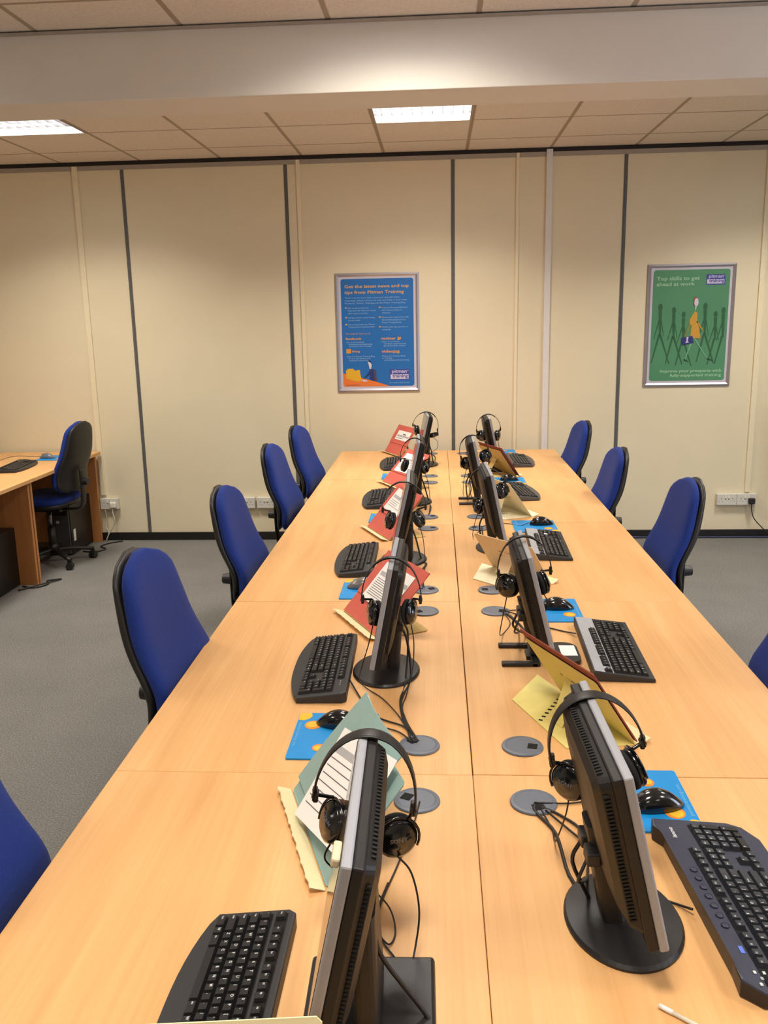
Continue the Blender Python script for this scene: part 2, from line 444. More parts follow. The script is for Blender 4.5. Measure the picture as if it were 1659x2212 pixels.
# ------------------------------------------------------------------ posters
def poster_base(x0, x1, z0, z1, label, prm):
    t = thing('framed_poster', label, 'poster', (x0, WALL_Y-.002, z0), 0)
    W, H = x1-x0, z1-z0
    def P(bm, a, b, c, d, mi=0):   # mitred snap frame bar
        bm.faces.new([bm.verts.new(v) for v in (a, b, c, d)]).material_index = mi
    bm = bmesh.new(); f = .026
    o = [(0, 0), (W, 0), (W, H), (0, H)]; i_ = [(f, f), (W-f, f), (W-f, H-f), (f, H-f)]; m_ = [(f*.5, f*.5), (W-f*.5, f*.5), (W-f*.5, H-f*.5), (f*.5, H-f*.5)]
    for k in range(4):
        j = (k+1) % 4
        P(bm, (o[k][0], 0, o[k][1]), (o[j][0], 0, o[j][1]), (o[j][0], -.008, o[j][1]), (o[k][0], -.008, o[k][1]))
        P(bm, (o[k][0], -.008, o[k][1]), (o[j][0], -.008, o[j][1]), (m_[j][0], -.015, m_[j][1]), (m_[k][0], -.015, m_[k][1]))
        P(bm, (m_[k][0], -.015, m_[k][1]), (m_[j][0], -.015, m_[j][1]), (i_[j][0], -.006, i_[j][1]), (i_[k][0], -.006, i_[k][1]))
    obj('frame', bm, ALU, t)
    bm = bmesh.new(); bx(bm, f*.8, W-f*.8, -.0055, 0, f*.8, H-f*.8); obj('backing_sheet', bm, mat('poster_margin', (196, 192, 206), .6, noise=.01), t)
    mrg = f+.016
    bm = bmesh.new(); pts = rrect(W-2*mrg, H-2*mrg, .018, 5, W/2, H/2)
    bm.faces.new([bm.verts.new((x, -.0062, z)) for x, z in pts]); obj('print', bm, prm, t)
    return t, W, H, mrg
def ptext(bm, s, u, v, size, W, H, mrg, width=None, layer=1, mi=0, bold=False):
    """u,v in 0..1 from the top left of the printed area"""
    pw, ph = W-2*mrg, H-2*mrg
    M = Tr((mrg+u*pw, -.0062-.0005*layer, H-mrg-v*ph)) @ R(PI/2, 'X')
    add_text(bm, s, M, size*ph, mi, None if width is None else width*pw, bold)
def pshape(bm, pts, W, H, mrg, layer=1, mi=0):
    pw, ph = W-2*mrg, H-2*mrg
    bm.faces.new([bm.verts.new((mrg+u*pw, -.0062-.0005*layer, H-mrg-v*ph)) for u, v in pts]).material_index = mi
def logo(t, W, H, mrg, u0, v0, u1, v1):
    bm = bmesh.new()
    vm = (v0*.48+v1*.52)
    pshape(bm, [(u0, v0), (u1, v0), (u1, v1+.008), (u0, v1+.008)], W, H, mrg, 1, 0)
    pshape(bm, [(u0+.012, vm), (u1-.012, vm), (u1-.012, v1-.002), (u0+.012, v1-.002)], W, H, mrg, 2, 1)
    s = (v1-v0)*.48
    ptext(bm, 'pitman', u0+.03, vm-(vm-v0)*.32, s, W, H, mrg, (u1-u0)*.76, 3, 2, True); ptext(bm, 'TM', u0+(u1-u0)*.88, v0+(vm-v0)*.38, s*.35, W, H, mrg, (u1-u0)*.09, 3, 2)
    ptext(bm, 'training', u0+.04, v1-(v1-vm)*.36, s, W, H, mrg, (u1-u0)*.78, 3, 0, True)
    obj('logo', bm, [mat('logo_indigo', (62, 66, 150), .6), mat('logo_lilac', (206, 200, 222), .6), mat('logo_text_pale', (190, 190, 226), .6)], t)

t, W, H, g = poster_base(-.832, -.204, 1.163, 2.044, 'blue framed poster of orange headings and white text on the back wall', mat('poster_blue', (24, 104, 180), .55, noise=.02))
bm = bmesh.new()
ptext(bm, 'Get the latest news and top', .05, .082, .040, W, H, g, .89, 1, 0, True)
ptext(bm, 'tips from Pitman Training', .05, .135, .040, W, H, g, .82, 1, 0, True)
obj('heading', bm, mat('poster_gold', (206, 160, 92), .6), t)
bm = bmesh.new(); Z = .019
for s, u, v, w in (("There's now lots more ways to stay up to date with what's", .05, .178, .76), ("happening. Simply choose the way you'd like to hear from", .05, .203, .86), ("Facebook, Twitter, Videojug and the Pitman Training Blog.", .05, .228, .84),
    ('Find out about events first', .09, .272, .29), ('Keep up to date with your courses', .09, .295, .39), ('offers and our activities', .09, .32, .28),
    ('Find tips on how to boost training', .09, .361, .37), ('and your career', .09, .385, .17), ('Get involved with your Pitman', .09, .424, .37), ('Training Centre Community Online', .09, .447, .37),
    ('Keep up with new qualifications', .56, .272, .36), ('and courses as they are', .56, .295, .28), ('released', .56, .32, .11), ('Discuss your experiences with', .56, .361, .37),
    ('like-minded people and the', .56, .385, .33), ('Pitman Training family', .56, .41, .27), ('Watch video tips and how to', .56, .451, .36), ('training clips', .56, .475, .12),
    ('Join us on Facebook', .06, .588, .25), ('www.facebook.com/pitmantraining', .09, .607, .33), ('and become a fan of training', .09, .626, .31),
    ('Follow us on Twitter', .55, .588, .25), ('www.twitter.com/pitmantraining', .58, .607, .31), ('get all the latest tweets', .58, .626, .30),
    ('Read the Pitman Training Blog', .06, .722, .39), ('for up to date industry news', .08, .741, .31), ('www.pitman-training.com/blog', .09, .76, .27),
    ('Watch our training videos', .55, .722, .33), ('on Videojug', .55, .741, .14), ('www.videojug.com/pitmantraining', .58, .76, .35), ('see us online to find out more', .65, .974, .28)):
    ptext(bm, s, u, v, Z, W, H, g, w, 1, 0)
obj('small_print', bm, mat('poster_pale_text', (150, 188, 226), .6), t)
bm = bmesh.new()
ptext(bm, "It's easy to find us on", .055, .51, .024, W, H, g, .34, 1, 0)
ptext(bm, 'facebook', .05, .560, .032, W, H, g, .22, 1, 0, True); ptext(bm, 'twitter', .55, .562, .034, W, H, g, .20, 1, 0, True)
pshape(bm, [(.77, .535), (.80, .545), (.815, .538), (.825, .55), (.81, .562), (.79, .568), (.765, .563), (.78, .553)], W, H, g)
pshape(bm, [(.055, .645), (.12, .645), (.12, .686), (.055, .686)], W, H, g); ptext(bm, 'blog', .135, .676, .026, W, H, g, .11, 1, 0, True)
ptext(bm, 'videojug', .55, .684, .038, W, H, g, .25, 1, 0, True)
for u, vs in ((.05, (.272, .361, .424)), (.52, (.272, .361, .451))):
    for v in vs: pshape(bm, [(u, v-.014), (u+.028, v-.014), (u+.028, v-.003), (u, v-.003)], W, H, g)
obj('section_titles', bm, mat('poster_amber', (214, 150, 60), .6), t)
bm = bmesh.new()
pshape(bm, [(0.0, .875), (.12, .89), (.3, .925), (.5, .965), (.66, 1.0), (.02, 1.0), (.003, .99)], W, H, g, 1, 0)
pshape(bm, [(.04, .85), (.07, .832), (.14, .83), (.17, .85), (.235, .842), (.26, .95), (.20, .955), (.10, .935), (.045, .92)], W, H, g, 2, 1)
pshape(bm, [(.38, .84), (.43, .835), (.455, .87), (.455, .955), (.37, .935), (.38, .89), (.30, .925), (.27, .935), (.35, .875)], W, H, g, 2, 2)
pshape(bm, [(.43, .835), (.465, .85), (.475, .955), (.44, .95)], W, H, g, 3, 3)
pshape(bm, [(.35, .765), (.375, .755), (.40, .77), (.405, .80), (.395, .835), (.375, .835), (.365, .80)], W, H, g, 2, 4)
pshape(bm, [(.35, .765), (.375, .752), (.402, .768), (.404, .79), (.385, .772)], W, H, g, 3, 2)
pshape(bm, [(.26, .935), (.33, .94), (.34, .955), (.28, .953)], W, H, g, 3, 4)
ptext(bm, 'pitman-training.com', .04, .99, .016, W, H, g, .2, 2, 3)
obj('illustration', bm, [mat('poster_orange', (224, 118, 48), .6), mat('poster_yellow', (222, 170, 34), .6), mat('poster_navy', (28, 48, 110), .6), mat('poster_slate', (74, 66, 84), .6), mat('poster_white', (204, 206, 216), .6)], t)
logo(t, W, H, g, .655, .842, .93, .935)

t, W, H, g = poster_base(1.470, 2.104, 1.170, 2.056, 'green framed poster of walking figures and a yellow coat on the back wall', mat('poster_green', (76, 138, 98), .55, noise=.06, nscale=3))
bm = bmesh.new()
ptext(bm, 'Top skills to get', .045, .09, .046, W, H, g, .56, 1, 0, True); ptext(bm, 'ahead at work', .045, .14, .046, W, H, g, .50, 1, 0, True)
ptext(bm, 'Improve your prospects with', .14, .922, .036, W, H, g, .82, 1, 0, True); ptext(bm, 'fully-supported training', .28, .962, .036, W, H, g, .68, 1, 0, True)
obj('heading', bm, mat('poster_mint_text', (152, 196, 160), .6), t)
bm = bmesh.new()
def stroke(a, b, w, mi, layer):
    dx, dz = b[0]-a[0], (b[1]-a[1])*1.4; l = math.hypot(dx, dz); nx, nz = -dz/l*w, dx/l*w/1.4
    pshape(bm, [(a[0]+nx, a[1]+nz), (b[0]+nx*.5, b[1]+nz*.5), (b[0]-nx*.5, b[1]-nz*.5), (a[0]-nx, a[1]-nz)], W, H, g, layer, mi)
def blob(u, v, ru, rv, mi, layer, n=12): pshape(bm, [(u+ru*math.cos(2*PI*i/n), v+rv*math.sin(2*PI*i/n)) for i in range(n)], W, H, g, layer, mi)
for k, (u, v, s) in enumerate(((.11, .33, 1.05), (.29, .36, 1.0), (.42, .40, .95), (.70, .33, 1.05), (.84, .40, .95), (.94, .37, 1.0))):
    L_ = 1 + (k % 2)
    blob(u, v, .028*s, .032*s, 0, L_); stroke((u, v+.03), (u+.01, v+.24*s), .022, 0, L_+2)
    stroke((u, v+.09), (u-.07, v+.27*s), .010, 0, L_)
    if u < .9: stroke((u+.01, v+.09), (u+.06, v+.25*s), .008, 0, L_)
    stroke((u+.0, v+.23*s), (u-.08*s if u > .15 else u-.09, v+.48*s), .014, 0, L_)
    if u < .8: stroke((u+.01, v+.23*s), (u+.14*s, v+.49*s), .014, 0, L_)
stroke((.555, .615), (.47, .80), .010, 2, 5); stroke((.58, .615), (.76, .80), .008, 2, 5)
stroke((.45, .805), (.51, .825), .008, 1, 5); stroke((.76, .80), (.84, .82), .008, 1, 5)
pshape(bm, [(.565, .37), (.60, .385), (.60, .44), (.63, .52), (.66, .615), (.52, .61), (.53, .50), (.50, .47), (.50, .445)], W, H, g, 6, 3)
stroke((.55, .41), (.45, .60), .022, 5, 5); stroke((.60, .46), (.69, .55), .010, 3, 6)
blob(.565, .28, .033, .042, 4, 6); blob(.578, .29, .028, .038, 6, 7); stroke((.575, .32), (.57, .36), .010, 6, 6)
pshape(bm, [(.40, .61), (.55, .59), (.57, .655), (.42, .675)], W, H, g, 7, 7)
add = [(.47, .60), (.50, .60), (.49, .64), (.51, .65), (.46, .655), (.475, .63)]
pshape(bm, add, W, H, g, 8, 6)
obj('illustration', bm, [mat('poster_dark_green', (40, 92, 58), .6), mat('poster_black_green', (22, 52, 38), .6), mat('poster_pale_green', (120, 176, 140), .6), mat('poster_ochre', (198, 150, 48), .6), mat('poster_rust', (150, 72, 60), .6), mat('poster_olive', (120, 130, 62), .6), mat('poster_lilac_white', (200, 198, 216), .6), mat('poster_indigo', (40, 44, 120), .6)], t)
logo(t, W, H, g, .69, .045, .94, .13)

# ------------------------------------------------------------------ sockets
def socket(x0, label, plug=None, w=.146):
    t = thing('wall_socket', label, 'socket', (x0, WALL_Y-.002, .262))
    bm = bmesh.new(); bx(bm, 0, w, -.036, 0, 0, .086, 0, .003); obj('face_plate', bm, SOCKET, t)
    for s in (-1, 1):
        bm = bmesh.new(); bx(bm, w/2+s*.012-.006, w/2+s*.012+.006, -.040, -.0365, .052, .072, 0, .001); obj('switch', bm, WHITEP, t)
    bm = bmesh.new()
    for s in (-1, 1):
        cx = w/2+s*.043
        bx(bm, cx-.002, cx+.002, -.0372, -.0362, .048, .056)
        for q in (-.011, .011): bx(bm, cx+q-.003, cx+q+.003, -.0372, -.0362, .028, .031)
        bx(bm, w/2+s*.012-.004, w/2+s*.012+.004, -.0372, -.0362, .044, .049)
    obj('pin_holes', bm, INK, t)
    return t
grp = 'double wall sockets low on the back wall'
socket(-1.666, 'white double socket behind the left chairs, left of a pair', None)['group'] = grp
socket(-1.503, 'white double socket behind the left chairs, right of a pair', None)['group'] = grp
socket(2.062, 'white double socket under the green poster with empty holes')['group'] = grp
socket(2.210, 'white double socket under the green poster holding a black plug')['group'] = grp
socket(-2.768, 'white double socket beside the left side desk holding a white plug')['group'] = grp
t = thing('power_plug', 'black plug in the socket under the green poster, its cord falling right', 'plug', (2.315, WALL_Y-.039, .295))
bm = bmesh.new(); bx(bm, -.024, .024, -.03, 0, -.022, .024, 0, .008); obj('plug_body', bm, BLACKP, t)
bm = bmesh.new(); tube(bm, [(0, -.016, -.02), (.002, -.022, -.07), (.02, -.03, -.13), (.07, -.05, -.19), (.12, -.06, -.235), (.22, -.08, -.285), (.4, -.1, -.289)], .004, 8); obj('cable', bm, CABLE, t, True)
t = thing('power_plug', 'white plug in the socket beside the left side desk', 'plug', (-2.66, WALL_Y-.039, .30))
bm = bmesh.new(); bx(bm, -.024, .024, -.028, 0, -.026, .022, 0, .009); obj('plug_body', bm, WHITEP, t)
bm = bmesh.new(); tube(bm, [(0, -.014, -.024), (-.005, -.02, -.06), (.01, -.03, -.12), (-.01, -.022, -.18), (-.045, -.02, -.225), (-.075, -.03, -.29)], .004, 8); obj('cable', bm, WCABLE, t, True)
bm = bmesh.new(); tube(bm, [(0, -.02, -.001), (-.03, -.026, .0), (-.05, -.01, -.004)], .003, 8) if False else tube(bm, [(-2.735, WALL_Y-.03, .258), (-2.73, WALL_Y-.03, .19), (-2.745, WALL_Y-.03, .12), (-2.72, WALL_Y-.035, .075), (-2.74, WALL_Y-.05, .008)], .004, 8)
tag(obj('hanging_cable', bm, WCABLE, None, True), 'white cable hanging down under the socket beside the left side desk', 'cable')
bm = bmesh.new(); tube(bm, [(.86, WALL_Y-.04, .014), (1.2, WALL_Y-.03, .016), (1.55, WALL_Y-.03, .010), (2.0, WALL_Y-.028, .008), (2.6, WALL_Y-.03, .008)], .007, 8)
tag(obj('floor_cable', bm, mat('blue_cable_rubber', (40, 46, 84), .5), None, True), 'dark blue cable lying along the skirting below the green poster', 'cable')

# ------------------------------------------------------------------ main desks
def make_desk():
    t = thing('desk', '', 'desk')
    g = .0009
    bm = bmesh.new(); bx(bm, -.4+g, .4-g, -.6+g, .6-g, -.025, 0, 0, .0018); obj('desk_top', bm, BEECH, t)
    for s in (-1, 1):
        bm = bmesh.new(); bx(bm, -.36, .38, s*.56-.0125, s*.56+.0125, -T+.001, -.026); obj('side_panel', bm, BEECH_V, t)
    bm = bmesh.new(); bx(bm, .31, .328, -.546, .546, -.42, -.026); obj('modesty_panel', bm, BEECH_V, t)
    return t
S0 = 1.7507 - .6
D0 = make_desk(); k = 0
rows = ['nearest the camera', 'second from the camera', 'third from the camera', 'fourth from the camera', 'nearest the back wall']
for i in range(5):
    for side in (-1, 1):
        t = D0 if k == 0 else copy_tree(D0); k += 1
        # local -x is the user's edge, +x the centre line
        dx = (.0008 * ((i*7) % 3 - 1))
        t.location = (side*.4001 + (dx if side > 0 else -dx*.3), S0 + 1.2*i + (0 if side < 0 else .002), T - (.0006 if (i + (side > 0)) % 2 else 0))
        if i == 4: t.location.y -= .05
        t.rotation_euler = (0, 0, 0 if side < 0 else PI)
        t['label'] = 'beech desk in the %s row of the double bench, %s' % ('left' if side < 0 else 'right', rows[i]); t['group'] = 'beech desks of the central double bench'
# row E shortened a little against the wall gap: keep desks just touching
for o in bpy.data.objects:
    if o.name.startswith('desk') and o.parent is None and abs(o.location.y - (S0+4.8-.05)) < .01: o.location.y = S0+4.8

# grommets
def make_grommet():
    t = thing('cable_grommet', '', 'grommet')
    bm = bmesh.new(); lathe(bm, [(.0, .0008), (.040, .0012), (.0485, .0014), (.047, .0045), (.040, .0055), (.038, .0046), (0, .0046)], 36); obj('ring_cap', bm, GROM, t, False)
    bm = bmesh.new(); bx(bm, .012, .034, -.012, .012, .0047, .0058, 0, .0004); obj('cable_slot', bm, HOLE, t)
    return t
G0 = make_grommet(); k = 0
cnt = 0
for i, y in enumerate((1.64, 1.88, 2.84, 3.077, 4.04, 4.286, 5.226, 5.449, 6.385)):
    for side in (-1, 1):
        t = G0 if cnt == 0 else copy_tree(G0); cnt += 1
        a = {(0, -1): 2.7, (0, 1): -1.2, (1, -1): 2.3, (1, 1): -.2, (2, -1): 3.6, (2, 1): -.2}.get((i, side), random.uniform(0, 6.28))
        t.location = (side*.12, y, T); t.rotation_euler = (0, 0, a)
        place = ['just in front of the nearest cross seam', 'just behind the nearest cross seam', 'just in front of the second cross seam', 'just behind the second cross seam', 'just in front of the third cross seam', 'just behind the third cross seam', 'in front of the fourth cross seam', 'behind the fourth cross seam', 'at the far end of the bench'][i]
        t['label'] = 'grey round cable grommet in the %s desks, %s' % ('left' if side < 0 else 'right', place); t['group'] = 'cable grommets along the desk centre'
bpy.context.view_layer.update()

# ------------------------------------------------------------------ keyboards
U = .0184
def key_layout():
    K = []
    def row(y, x, items):
        for it in items:
            if isinstance(it, (int, float)): x += it; continue
            s, w = it if isinstance(it, tuple) else (it, 1)
            K.append((x, y, w, 1, s)); x += w
    row(6.35, 0, ['Esc', 1, 'F1', 'F2', 'F3', 'F4', .5, 'F5', 'F6', 'F7', 'F8', .5, 'F9', 'F10', 'F11', 'F12', .25, 'Prt', 'Scr', 'Brk'])
    row(5, 0, list('`1234567890-=') + [('Back', 2), .25, 'Ins', 'Hm', 'Pu', .25, 'Nm', '/', '*', '-'])
    row(4, 0, [('Tab', 1.5)] + list('QWERTYUIOP[]') + [('\\', 1.5), .25, 'Del', 'End', 'Pd', .25, '7', '8', '9'])
    row(3, 0, [('Caps', 1.75)] + list("ASDFGHJKL;'") + [('Enter', 2.25), 3.5, '4', '5', '6'])
    row(2, 0, [('Shift', 2.25)] + list('ZXCVBNM,./') + [('Shift', 2.75), 1.25, '^', 1.25, '1', '2', '3'])
    row(1, 0, [('Ctrl', 1.5), ('W', 1), ('Alt', 1.5), ('', 6), ('Alt', 1.5), ('W', 1), ('M', 1), ('Ctrl', 1.5), .25, '<', 'v', '>', .25, ('0', 2), '.'])
    K.append((21.5, 3, 1, 2, '+')); K.append((21.5, 1, 1, 2, 'Ent'))
    return K
KL = key_layout()
_keymesh = {}
def key_mesh(w, h, kind):
    if (w, h, kind) in _keymesh: return _keymesh[(w, h, kind)]
    bm = bmesh.new(); a, b = w*U/2-.0009, h*U/2-.0009; hh = .0065
    v = [bm.verts.new(p) for p in ((-a, -b, 0), (a, -b, 0), (a, b, 0), (-a, b, 0), (-a+.0022, -b+.0016, hh), (a-.0022, -b+.0016, hh), (a-.0022, b-.0028, hh), (-a+.0022, b-.0028, hh))]
    for f in ((4, 5, 6, 7), (0, 1, 5, 4), (1, 2, 6, 5), (2, 3, 7, 6), (3, 0, 4, 7)): bm.faces.new([v[i] for i in f])
    me = bpy.data.meshes.new('key'); bmesh.ops.recalc_face_normals(bm, faces=bm.faces); bm.to_mesh(me); bm.free()
    me.materials.append(KEYM if kind != 'navy' else mat('key_plastic_sheen', (40, 42, 48), .3, noise=.05))
    _keymesh[(w, h, kind)] = me
    return me
KLEN, KDEP = .455, .165
def keyboard(kind, label, loc, rotz, detail=True, cable=None):
    """local x = user's right, y = away from the user"""
    t = thing('keyboard', label, 'keyboard', loc, rotz, 'keyboards on the central double bench' )
    zf, zb = .012, .030
    y0 = -KDEP/2
    slope = (zb-zf)/KDEP
    zt = lambda x, y: zf + (y-y0)*slope
    if kind in ('curved', 'grey'):
        pts = []
        for i in range(17):
            x = -KLEN/2 + KLEN*i/16; e = 2*x/KLEN
            pts.append((x*(.985 if abs(e) > .99 else 1), y0 + .034*abs(e)**2.6))
        pts += [(KLEN/2-.004, KDEP/2-.012), (KLEN/2-.014, KDEP/2), (-KLEN/2+.014, KDEP/2), (-KLEN/2+.004, KDEP/2-.012)]
        oy, ox = -.056, -KLEN/2+.017
        keyz = .0
    elif kind == 'hp':
        pts = [(-KLEN/2, y0), (KLEN/2, y0), (KLEN/2-.004, KDEP/2), (-KLEN/2+.004, KDEP/2)]
        oy, ox = -.076, -KLEN/2+.012
    else:
        pts = [(-KLEN/2+.03, y0-.016), (KLEN/2-.05, y0-.016), (KLEN/2-.012, y0+.004), (KLEN/2, y0+.03), (KLEN/2-.004, KDEP/2+.01), (KLEN/2-.03, KDEP/2+.016),
               (KLEN/2-.055, KDEP/2+.002), (-KLEN/2+.07, KDEP/2+.002), (-KLEN/2+.03, KDEP/2+.006), (-KLEN/2+.004, KDEP/2-.02), (-KLEN/2, y0+.02), (-KLEN/2+.01, y0-.006)]
        oy, ox = -.072, -KLEN/2+.018
    body = {'curved': KBODY, 'grey': KGREY, 'hp': KBODY, 'navy': KNAVY}[kind]
    bm = bmesh.new()
    a, b = prism(bm, pts, .002, 0, 0, None, zt)
    es = [e for e in bm.edges if e.verts[0] in b and e.verts[1] in b]
    bmesh.ops.bevel(bm, geom=es, offset=.004, segments=2, affect='EDGES', profile=.5)
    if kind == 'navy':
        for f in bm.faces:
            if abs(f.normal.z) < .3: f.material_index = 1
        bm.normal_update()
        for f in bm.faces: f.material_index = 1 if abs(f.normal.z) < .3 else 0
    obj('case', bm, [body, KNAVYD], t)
    # key well
    W_ = 22.5*U
    bm = bmesh.new()
    for x0, x1, ya, yb in ((0, 15, .45, 5.55), (15.2, 18.3, 3.45, 5.55), (15.2, 18.3, .45, 1.55), (16.2, 17.3, 1.5, 2.55), (18.45, 22.55, .45, 5.55), (0, 18.3, 5.8, 6.9)):
        q = [(ox+x0*U-.001, oy+ya*U), (ox+x1*U+.001, oy+ya*U), (ox+x1*U+.001, oy+yb*U), (ox+x0*U-.001, oy+yb*U)]
        bm.faces.new([bm.verts.new((x, y, zt(x, y)+.0004)) for x, y in q])
    obj('key_well', bm, HOLE, t)
    tilt = math.atan(slope)
    Mk = lambda x, y, w, h: Tr((ox+(x+w/2)*U, oy+(y+h/2-.5)*U, zt(0, oy+(y+h/2-.5)*U)+.0006)) @ R(tilt, 'X')
    n = 0
    bmk = bmesh.new()
    for (x, y, w, h, s) in KL:
        me = key_mesh(w, h, kind)
        if detail and n < 100:
            o = link('key', me, t); o.matrix_local = Mk(x, y, w, h)
        else:
            M = Mk(x, y, w, h); vs = [bmk.verts.new(M @ v.co) for v in me.vertices]
            for p in me.polygons: bmk.faces.new([vs[i] for i in p.vertices])
        n += 1
    if len(bmk.verts):
        o = obj('keys' if detail else 'key_block', bmk, KEYM, t)
        if detail: o['kind'] = 'stuff'
    else: bmk.free()
    bm = bmesh.new()
    for (x, y, w, h, s) in KL:
        if not s: continue
        M = Mk(x, y, w, h) @ Tr((-w*U/2+.0042, h*U/2-.0098, .0068))
        size = .0066 if len(s) == 1 else .0044
        add_text(bm, s, M, size, 0, None, True)
    obj('key_legends', bm, LEGEND, t)
    if kind in ('curved', 'grey'):
        bm = bmesh.new()
        for i in range(3):
            M = Tr((ox+19.0*U+i*.012, oy+6.35*U, zt(0, oy+6.35*U)+.0006)) @ R(tilt, 'X'); bx(bm, 0, .004, 0, .0022, 0, .0006, 0, 0, M)
        obj('indicator_lights', bm, LEGEND, t)
    if kind == 'hp':
        bm = bmesh.new(); ya = oy+5.85*U
        q = [(-KLEN/2+.006, oy+7.2*U), (KLEN/2-.006, oy+7.2*U), (KLEN/2-.006, KDEP/2-.004), (-KLEN/2+.006, KDEP/2-.004)]
        def strip(q, dz): bm.faces.new([bm.verts.new((x, y, zt(x, y)+dz)) for x, y in q])
        strip([(-KLEN/2+.004, oy+5.62*U), (KLEN/2-.004, oy+5.62*U), (KLEN/2-.004, oy+5.74*U), (-KLEN/2+.004, oy+5.74*U)], .0009)
        strip([(-KLEN/2+.004, oy+6.92*U), (KLEN/2-.004, oy+6.92*U), (KLEN/2-.008, KDEP/2-.004), (-KLEN/2+.008, KDEP/2-.004)], .0009)
        strip([(ox+18.45*U, oy+5.74*U), (KLEN/2-.004, oy+5.74*U), (KLEN/2-.004, oy+6.92*U), (ox+18.45*U, oy+6.92*U)], .0009)
        for a_, b_ in ((1.05, 1.95), (6.02, 6.48), (10.52, 10.98)): strip([(ox+a_*U, oy+5.74*U), (ox+b_*U, oy+5.74*U), (ox+b_*U, oy+6.92*U), (ox+a_*U, oy+6.92*U)], .0009)
        obj('silver_band', bm, KSILV, t)
    if kind == 'navy':
        bm = bmesh.new(); M = Tr((KLEN/2-.068, oy+7.35*U, zt(0, oy+7.35*U)+.0008)) @ R(tilt, 'X'); add_text(bm, 'lenovo', M, .0125, 0, None, True); obj('maker_lettering', bm, LEGEND, t)
        for i in range(7):
            bm = bmesh.new(); x = .105-i*.024-KLEN/2+.185; y = oy+7.55*U
            lathe(bm, [(.0068, 0), (.006, .0022), (.003, .0032), (0, .0034)], 16, Tr((x, y, zt(x, y))) @ R(tilt, 'X')); obj('media_button', bm, KNAVY, t, True)
        for i, (x, y) in enumerate(((-.195, 0), (-.207, .006), (-.207, -.008), (-.195, -.014), (-.183, .006), (-.183, -.008))):
            bm = bmesh.new(); y_ = oy+7.2*U+y-.004; bx(bm, -.003, .003, -.0022, .0022, 0, .0018, 0, .0006, Tr((x, y_, zt(x, y_))) @ R(tilt, 'X')); obj('media_button', bm, LEGEND if i else KSILV, t)
        bm = bmesh.new(); x, y_ = -.135, oy+7.3*U; bx(bm, -.008, .008, -.0035, .0035, 0, .001, 0, .0006, Tr((x, y_, zt(x, y_))) @ R(tilt, 'X')); obj('blue_button', bm, mat('blue_button_light', (90, 120, 220), .3), t)
    for s in (-1, 1):
        bm = bmesh.new(); bx(bm, s*.19-.012, s*.19+.012, KDEP/2-.012, KDEP/2-.004, 0, .006); obj('foot', bm, BLACKP, t)
    if cable:
        bm = bmesh.new(); inv = (Tr(loc) @ R(rotz, 'Z')).inverted()
        tube(bm, [inv @ Vector(c) for c in cable], .0022, 8); obj('cable', bm, CABLE, t, True)
    return t
HL, HR = -PI/2, PI/2
Z4 = T+.0035
keyboard('curved', 'nearest black keyboard on the left side, curved front and white key letters', (-.392, 1.035, T), HL)
keyboard('curved', 'black keyboard left of the second left monitor, curved front, beside the green folder', (-.402, 2.33, T), HL+.02, True,
         [(-.322, 2.247, T+.012), (-.285, 2.15, Z4), (-.247, 2.045, Z4), (-.209, 2.007, Z4), (-.165, 1.978, Z4), (-.135, 1.93, Z4+.004), (-.135, 1.892, T+.007)])
keyboard('curved', 'black keyboard beside the third left monitor, above the red folder', (-.412, 3.462, T), HL+.01, False)
keyboard('curved', 'black keyboard beside the fourth left monitor', (-.405, 4.705, T), HL+.015, False)
keyboard('curved', 'farthest black keyboard on the left side, next to the back wall', (-.385, 5.885, T), HL+.03, False)
keyboard('navy', 'large navy keyboard at the right edge with silver maker lettering', (.44, 1.325, T), HR+.06, True, [(.345, 1.30, T+.012), (.325, 1.325, Z4), (.29, 1.35, Z4), (.25, 1.42, Z4), (.2, 1.5, Z4), (.14, 1.60, T+.008)])
keyboard('hp', 'black keyboard with a silver band beside the white-labelled monitor foot', (.438, 2.48, T), HR-.03, True, [(.352, 2.60, T+.012), (.331, 2.635, Z4), (.292, 2.664, Z4), (.25, 2.70, Z4), (.2, 2.79, Z4), (.145, 2.835, T+.007)])
keyboard('hp', 'black keyboard with a silver band and one white key, beside a black mouse', (.40, 3.70, T), HR-.03, False)
keyboard('grey', 'dark grey keyboard right of the fourth right monitor', (.40, 4.89, T), HR+.12, False)
keyboard('grey', 'farthest dark grey keyboard on the right side, by the dark red folder', (.50, 5.975, T), HR+.02, False)
# the one white key
bm = bmesh.new(); bx(bm, -.008, .008, -.008, .008, 0, .002, 0, .0005)
bm2 = bm; kk = [o for o in bpy.data.objects if o.get('label', '').startswith('black keyboard with a silver band and one white')][0]
o = obj('white_key', bm2, PAPER, kk); o.location = (.1105, -.002, .0283); o.rotation_euler = (.108, 0, 0); o['label'] = 'white key'

